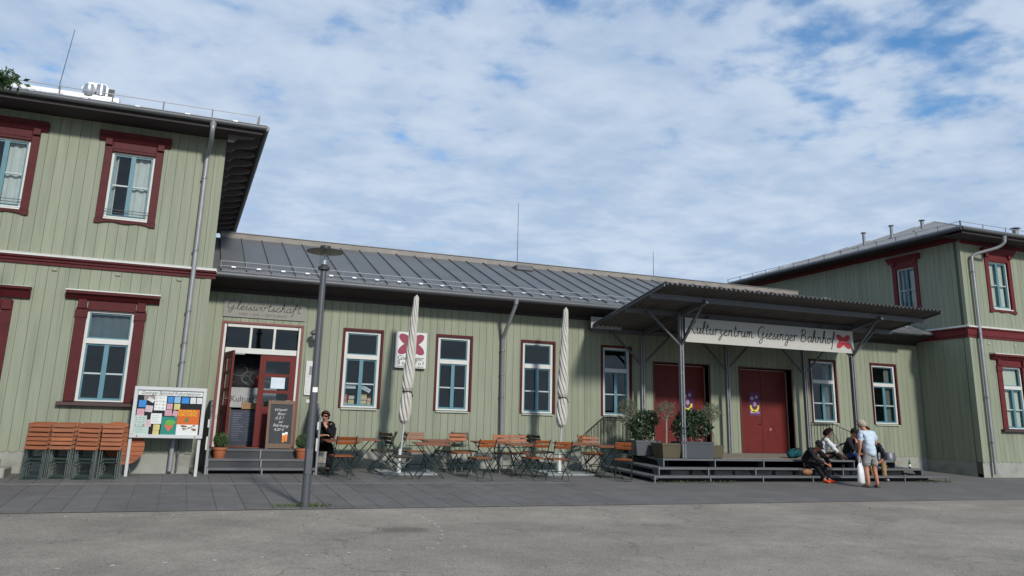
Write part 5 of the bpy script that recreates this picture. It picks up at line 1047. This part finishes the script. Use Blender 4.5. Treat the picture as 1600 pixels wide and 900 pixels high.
def person(label, loc, rz, J, skin, top, legs, shoe, hair, sleeve=1.0, leg_len=1.0, hem=0., hat=None, group=None, fat=1.0, shades=False, foot_r=.042):
    """J in the person's own frame: x to their right, y forward, z up"""
    V = {k: Vector(v) for k, v in J.items()}
    V['head'] = V['neck'].lerp(V['head'], .84); hd = V['head']; look = V.get('look', Vector((0, 1, 0))).normalized(); nk = V['neck']; up = (hd-nk).normalized(); side = look.cross(up).normalized()
    N = []; E = []; ix = {}
    def add(k, p, r, to=None):
        N.append((p, r)); ix[k] = len(N)-1
        if to is not None: E.append((ix[to], ix[k]))
    add('pelvis', V['pelvis'], (.118*fat, .105*fat)); add('belly', V['pelvis'].lerp(V['chest'], .5), (.108*fat, .10*fat), 'pelvis'); add('chest', V['chest'], (.118*fat, .112*fat), 'belly'); add('neck', nk, .054, 'chest')
    add('jaw', nk.lerp(hd, .60)+look*.022, .070, 'neck'); add('skull', hd, (.088, .092), 'jaw'); add('crown', hd+up*.070, .062, 'skull'); add('nose', hd+look*.098-up*.03, .014, 'skull')
    for s in 'lr':
        sg = -1 if s == 'l' else 1
        add('sh'+s, V['sh'+s], .060*fat, 'chest'); add('el'+s, V['el'+s], .043, 'sh'+s); add('wr'+s, V['wr'+s], .029, 'el'+s)
        d = (V['hand'+s]-V['wr'+s]).normalized() if 'hand'+s in V else (V['wr'+s]-V['el'+s]).normalized(); q = d.cross(Vector((0, 0, 1))); q = q.normalized() if q.length > .1 else Vector((1, 0, 0)); nrm = q.cross(d)
        pm = V['wr'+s]+d*.07; add('palm'+s, pm, (.036, .022), 'wr'+s)
        for k, (off, l) in enumerate(((-.030, .060), (-.010, .078), (.010, .082), (.030, .070))):
            b = pm+d*.035+q*off; add(f'f{k}{s}', b+d*l*.5, .009, 'palm'+s); add(f'g{k}{s}', b+d*l*.9-nrm*l*.35, .008, f'f{k}{s}')
        th = V['wr'+s]+d*.03+q*sg*.035; add('th'+s, th+d*.025, .011, 'wr'+s); add('tt'+s, th+d*.065+q*sg*.012, .009, 'th'+s)
        add('hp'+s, V['hp'+s], .085*fat, 'pelvis'); add('kn'+s, V['kn'+s], .056, 'hp'+s); add('cf'+s, V['kn'+s].lerp(V['an'+s], .35), .054, 'kn'+s); add('an'+s, V['an'+s], .036, 'cf'+s)
        fd = V['toe'+s]-V['an'+s]; add('ft'+s, V['an'+s]+fd*.55+Vector((0, 0, -.02)), (.036, .028), 'an'+s); add('to'+s, V['toe'+s], (.034, .020), 'ft'+s)
    p = skinned('person', N, E, skin, None, 2, 0, label=label, cat='person', group=group); p.location = loc; p.rotation_euler = (0, 0, rz)
    # top
    N = []; E = []; ix = {}; low = V['pelvis']-(V['chest']-V['pelvis']).normalized()*hem
    add('pelvis', low, (.158*fat, .150*fat)); add('belly', V['pelvis'].lerp(V['chest'], .5), (.148*fat, .142*fat), 'pelvis'); add('chest', V['chest'], (.160*fat, .150*fat), 'belly'); add('neck', nk.lerp(V['chest'], .18), .088, 'chest')
    for s in 'lr':
        add('sh'+s, V['sh'+s], .078*fat, 'chest')
        if sleeve <= .5: add('el'+s, V['sh'+s].lerp(V['el'+s], sleeve*2), .070, 'sh'+s)
        else: add('el'+s, V['el'+s], .060, 'sh'+s); add('wr'+s, V['el'+s].lerp(V['wr'+s], (sleeve-.5)*2), .042, 'el'+s)
    skinned('shirt', N, E, top, p, 3, wrinkle=.016)
    # legs
    N = []; E = []; ix = {}; ax = (V['chest']-V['pelvis']).normalized(); add('waist', V['pelvis']+ax*.10, .128*fat); add('pelvis', V['pelvis']-ax*.01, .132*fat, 'waist')
    for s in 'lr':
        add('hp'+s, V['hp'+s].lerp(V['kn'+s], .30), .096*fat, 'pelvis')
        if leg_len <= .5: add('kn'+s, V['hp'+s].lerp(V['kn'+s], leg_len*2), .100, 'hp'+s)
        else: add('kn'+s, V['kn'+s], .074, 'hp'+s); add('an'+s, V['kn'+s].lerp(V['an'+s], (leg_len-.5)*2), .058, 'kn'+s)
    skinned('trousers', N, E, legs, p, 3, wrinkle=.014)
    for s in 'lr':
        fd = V['toe'+s]-V['an'+s]; n_ = [(V['an'+s]-fd*.25+Vector((0, 0, -.035)), (foot_r, .034)), (V['an'+s]+fd*.35+Vector((0, 0, -.025)), (foot_r*1.05, .040)), (V['toe'+s]+fd*.12, (foot_r, .026))]
        if shoe: skinned('shoe', n_, [(0, 1), (1, 2)], shoe, p, 2, 1)
        else:
            m = MB(); a = V['toe'+s]; f2 = Vector((fd.x, fd.y, 0)).normalized(); c0 = a-f2*.19; c1 = a+f2*.05; m.bar((c0.x, c0.y, a.z-.022), (c1.x, c1.y, a.z-.022), .09, .018); m.tube([a-f2*.06+Vector((-.045, 0, -.01)), a-f2*.06+Vector((0, 0, .03)), a-f2*.06+Vector((.045, 0, -.01))], .010, 5); m.build('sandal', M('dark_sandal', (.02, .018, .016), .7), p)
    # head: hair, eyes, mouth, ears
    R = Matrix((side, look, up)).transposed().to_4x4(); R.translation = hd
    if hair:
        m = MB(); m.T = R; n, mm = 18, 10; rings = []
        for j in range(mm+1):
            t = math.pi*.82*j/mm; rings.append([])
            for k in range(n):
                a = 2*math.pi*k/n; front = max(0, math.sin(a)); cut = t*(1-.60*front-(.26 if math.sin(a) > -.15 else .08)*abs(math.cos(a))) ; rr = hair[1]*(1+.05*math.sin(5*a+3*t)+.04*math.sin(9*a)+.05*random.random())
                rings[-1].append(m.P((rr*.92*math.sin(cut)*math.cos(a), -.012+rr*1.06*math.sin(cut)*math.sin(a), .012+rr*1.08*math.cos(cut))))
        for A, B in zip(rings, rings[1:]):
            for k in range(n): m.F(A[k], B[k], B[(k+1) % n], A[(k+1) % n])
        m.F(*rings[-1][::-1]); m.build('hair', hair[0], p, smooth=True)
    m = MB(); m.T = R
    for sx in (-.034, .034): m.ball((sx, .086, .004), .011, 8, 6)
    m.tube([(-.024, .092, -.062), (0, .098, -.064), (.024, .092, -.062)], .005, 5); m.build('face_features', M('dark_feature', (.05, .02, .018), .5), p)
    m = MB(); m.T = R
    for sx in (-.082, .082): m.ball((sx, -.005, -.012), .026, 8, 6, (.4, .7, 1.1))
    m.build('ears', skin, p, smooth=True)
    if shades:
        m = MB(); m.T = R; m.box(-.068, -.008, .092, .104, -.016, .022, .004); m.box(.008, .068, .092, .104, -.016, .022, .004); m.box(-.008, .008, .094, .102, .006, .016); m.box(-.078, -.069, .0, .1, .006, .016); m.box(.069, .078, .0, .1, .006, .016); m.build('sunglasses', M('dark_lens', (.03, .012, .010), .15), p)
    if hat:
        m = MB(); m.T = R; m.lathe([(.100, .015), (.104, .05), (.092, .095), (.05, .122), (.01, .128)], 0, -.008, 16); m.box(-.07, .07, .07, .15, .022, .034, .004); m.build('cap', hat, p, smooth=True)
    return p
def seated(seat, lean=.1, turn=0., spread=.1, feet=.42, drop=.42, head=(0, 0), arms=None, sw=.17):
    """seat height above the feet; returns joints with the feet at z=0"""
    pz = seat+.10; ch = (0, lean*.8, pz+.34); nk = (0, lean*1.15, pz+.49); J = dict(pelvis=(0, 0, pz), chest=ch, neck=nk, head=(head[0], lean*1.3+.05+head[1], pz+.65), shl=(-sw, lean, pz+.44), shr=(sw, lean, pz+.44), hpl=(-.09, .04, pz-.02), hpr=(.09, .04, pz-.02), knl=(-spread-.06, .42, max(seat+.06, drop)), knr=(spread+.06, .42, max(seat+.06, drop)), anl=(-spread-.04, feet, .075), anr=(spread+.04, feet, .075), toel=(-spread-.06, feet+.16, .03), toer=(spread+.06, feet+.16, .03))
    J.update(arms or {}); return J
BLK = CL('black_cloth', (.014, .014, .016)); 
# man at the table
person('man in black hoodie and dark glasses resting chin on hand at a table', (3.10, -.82, gz(0, -.82)+.02), math.radians(180-12),
       seated(.45, .16, arms=dict(ell=(-.20, .42, .73), wrl=(-.05, .38, .93), handl=(.0, .30, 1.02), elr=(.22, .38, .74), wrr=(.05, .48, .76), handr=(-.05, .5, .77), look=(.25, 1, -.02)), feet=.5), SKIN_L, CL('black_hoodie', (.012, .012, .014)), BLK, CL('black_shoe', (.02, .02, .02)), (CL('brown_hair', (.055, .028, .016)), .104), shades=True)
c = chair(3.10, -.92, 170, 'orange chair the man in black sits on')
# figures on the terrace steps
def at_seat(y): return None
p = person('person in black cap and dark clothes bent over knees, orange shoes', (15.06, -2.36, -.15), math.radians(180+12),
       seated(.33, .30, spread=.05, feet=.62, arms=dict(head=(.0, .46, .90), neck=(0, .38, .78), chest=(0, .22, .72), shl=(-.17, .30, .79), shr=(.17, .30, .79), ell=(-.22, .50, .55), wrl=(-.10, .66, .45), handl=(0, .72, .40), elr=(.22, .50, .55), wrr=(.10, .66, .47), handr=(.05, .74, .42), look=(0, .7, -.7))), SKIN_T, CL('black_jacket_grey_print', (.020, .019, .022), .6), BLK, CL('neon_orange_shoe', (.75, .09, .03)), None, hat=BLK)
person('person with dark curly hair in white long sleeved shirt, arm stretched out', (16.28, -1.62, -.02), math.radians(180+55),
       seated(.36, .14, spread=.06, feet=.55, drop=.55, arms=dict(elr=(.26, .28, .70), wrr=(.30, .46, .52), handr=(.30, .55, .48), ell=(-.28, .38, .72), wrl=(-.25, .62, .80), handl=(-.24, .72, .84), look=(-.2, 1, -.05))), SKIN_D, CL('white_blouse', (.58, .58, .58)), BLK, CL('dark_grey_shoe', (.06, .06, .06)), (CL('black_curls', (.012, .008, .007)), .116), sleeve=.86)
person('person in dark jacket, cap and blue jeans with hand at the mouth', (16.98, -1.80, 0.02), math.radians(180+8),
       seated(.34, .22, spread=.04, feet=.55, drop=.50, arms=dict(elr=(.18, .42, .58), wrr=(.06, .40, .80), handr=(.02, .36, .92), ell=(-.22, .36, .55), wrl=(-.08, .48, .54), handl=(.0, .52, .53), look=(.1, 1, -.35))), SKIN_T, CL('charcoal_jacket', (.022, .022, .024)), CL('blue_jeans', (.03, .055, .13)), CL('black_shoe', (.02, .02, .02)), (BLK, .100), hat=CL('dark_cap_cloth', (.025, .022, .02)))
person('seated person in black top and blue jeans mostly hidden behind the standing man', (17.72, -1.80, 0.02), math.radians(180-30),
       seated(.40, .05, spread=.05, feet=.50, drop=.52, arms=dict(ell=(-.28, .10, .62), wrl=(-.16, .30, .55), elr=(.26, .10, .64), wrr=(.2, .32, .56), look=(-.3, 1, -.1))), SKIN_T, BLK, CL('blue_jeans', (.03, .055, .13)), CL('black_shoe', (.02, .02, .02)), (CL('dark_brown_hair', (.03, .018, .012)), .104))
person('seated person in tan trousers and pale trainers behind the standing man', (17.42, -2.22, -.12), math.radians(180-25),
       seated(.36, .18, spread=.10, feet=.50, drop=.44, arms=dict(ell=(-.24, .36, .58), wrl=(-.12, .46, .52), elr=(.24, .36, .58), wrr=(.12, .46, .52), look=(.2, 1, -.2))), SKIN_T, CL('navy_jacket', (.018, .02, .028)), CL('tan_trousers', (.26, .175, .085)), CL('pale_trainer', (.38, .38, .38)), (CL('black_hair', (.015, .012, .01)), .103))
# standing man
person('grey-haired man in pale blue shirt and grey shorts seen from behind', (15.66, -3.95, gz(0, -3.95)), math.radians(-4),
       dict(pelvis=(0, 0, .86), chest=(-.01, .05, 1.17), neck=(-.03, .10, 1.36), head=(-.07, .16, 1.51), look=(-.35, 1, -.25), shl=(-.185, .06, 1.28), shr=(.185, .06, 1.28), ell=(-.245, .02, 1.0), wrl=(-.235, .10, .76), handl=(-.235, .11, .66), elr=(.25, .06, 1.02), wrr=(.19, .26, .92), handr=(.14, .34, .92),
            hpl=(-.09, 0, .82), hpr=(.09, 0, .82), knl=(-.105, .04, .45), knr=(.115, .02, .45), anl=(-.115, -.02, .085), anr=(.135, -.03, .085), toel=(-.15, .13, .035), toer=(.18, .12, .035)), SKIN_T, CL('pale_blue_shirt', (.44, .52, .60)), CL('grey_shorts', (.25, .245, .235)), None, (CL('grey_blond_hair', (.34, .31, .25)), .103), sleeve=.40, leg_len=.46, hem=.17, fat=1.05)
b = thing('carrier_bag', 'white carrier bag hanging from the standing man\'s hand', 'bag', (15.425, -3.86, .10)); m = MB(); n = 16; rings = []
for z, w, d in ((-.20, .085, .05), (-.17, .105, .065), (.05, .10, .055), (.20, .08, .03), (.27, .05, .016)): rings.append([m.P((w*math.cos(t)*(1+.12*math.sin(3*t+z*30)), d*math.sin(t)*(1+.2*math.sin(4*t+z*20)), z)) for t in [2*math.pi*k/n for k in range(n)]])
for A, B in zip(rings, rings[1:]):
    for k in range(n): m.F(A[k], A[(k+1) % n], B[(k+1) % n], B[k])
m.F(*rings[0][::-1]); m.F(*rings[-1]); m.build('bag_body', M('thin_white_plastic', (.62, .63, .63), .45, var=.12, scale=14, bump=.6, bscale=20), b, smooth=True); MB().tube([(-.04, 0, .26), (-.02, 0, .38), (0, 0, .42), (.02, 0, .38), (.04, 0, .26)], .008, 5).build('handle', M('thin_white_plastic', (.62, .63, .63)), b)
# belongings
b = thing('backpack', 'teal rucksack lying on the terrace left of the seated group', 'backpack', (15.28, -1.75, deck_z(-1.75))); tl = CL('teal_nylon', (.012, .075, .085))
MB().ball((0, 0, .13), .2, 16, 10, (1.05, .7, .62)).ball((-.16, -.02, .10), .11, 12, 8, (.9, .9, .85)).build('sack', tl, b, smooth=True); MB().ball((.03, -.11, .11), .1, 12, 8, (1.1, .5, .8)).build('front_pocket', CL('dark_teal_nylon', (.01, .05, .058)), b, smooth=True); MB().tube([(-.1, -.1, .2), (0, -.15, .27), (.12, -.1, .22)], .014, 6).build('strap', BLK, b)
b = thing('handbag', 'brown woven handbag on the middle step beside the person with orange shoes', 'handbag', (14.83, -2.70, .012)); MB().ball((0, 0, .08), .12, 14, 8, (1.3, .6, .65)).build('bag_body', M('tan_woven', (.24, .11, .045), .7, var=.5, scale=60), b, smooth=True); MB().tube([(-.1, 0, .13), (-.06, 0, .24), (.05, 0, .24), (.1, 0, .13)], .010, 5).build('handle', BLK, b)
k = thing('beer_keg', 'small grey metal keg standing at the right end of the terrace', 'keg', (18.52, -1.75, .165)); MB().lathe([(.17, 0), (.19, .02), (.185, .06), (.195, .08), (.20, .2), (.195, .32), (.185, .34), (.19, .38), (.18, .40), (.165, .385), (.05, .37)], n=20).build('barrel', M('dull_keg_metal', (.12, .125, .14), .45, metal=.5, var=.2), k, smooth=True); MB().lathe([(.206, .10), (.206, .17)], n=20).build('yellow_band', M('yellow_green_label', (.40, .38, .04), .6), k)
b = thing('green_bottle', 'small green bottle near the keg on the steps', 'bottle', (18.62, -2.38, .182)); MB().lathe([(.032, 0), (.034, .12), (.014, .18), (.014, .23)], n=10).build('bottle_body', M('green_glass', (.02, .08, .03), .15), b, smooth=True); MB().lathe([(.0345, .04), (.0345, .10)], n=10).build('bottle_label', PAPER, b)
bpy.data.curves.remove(TXT)
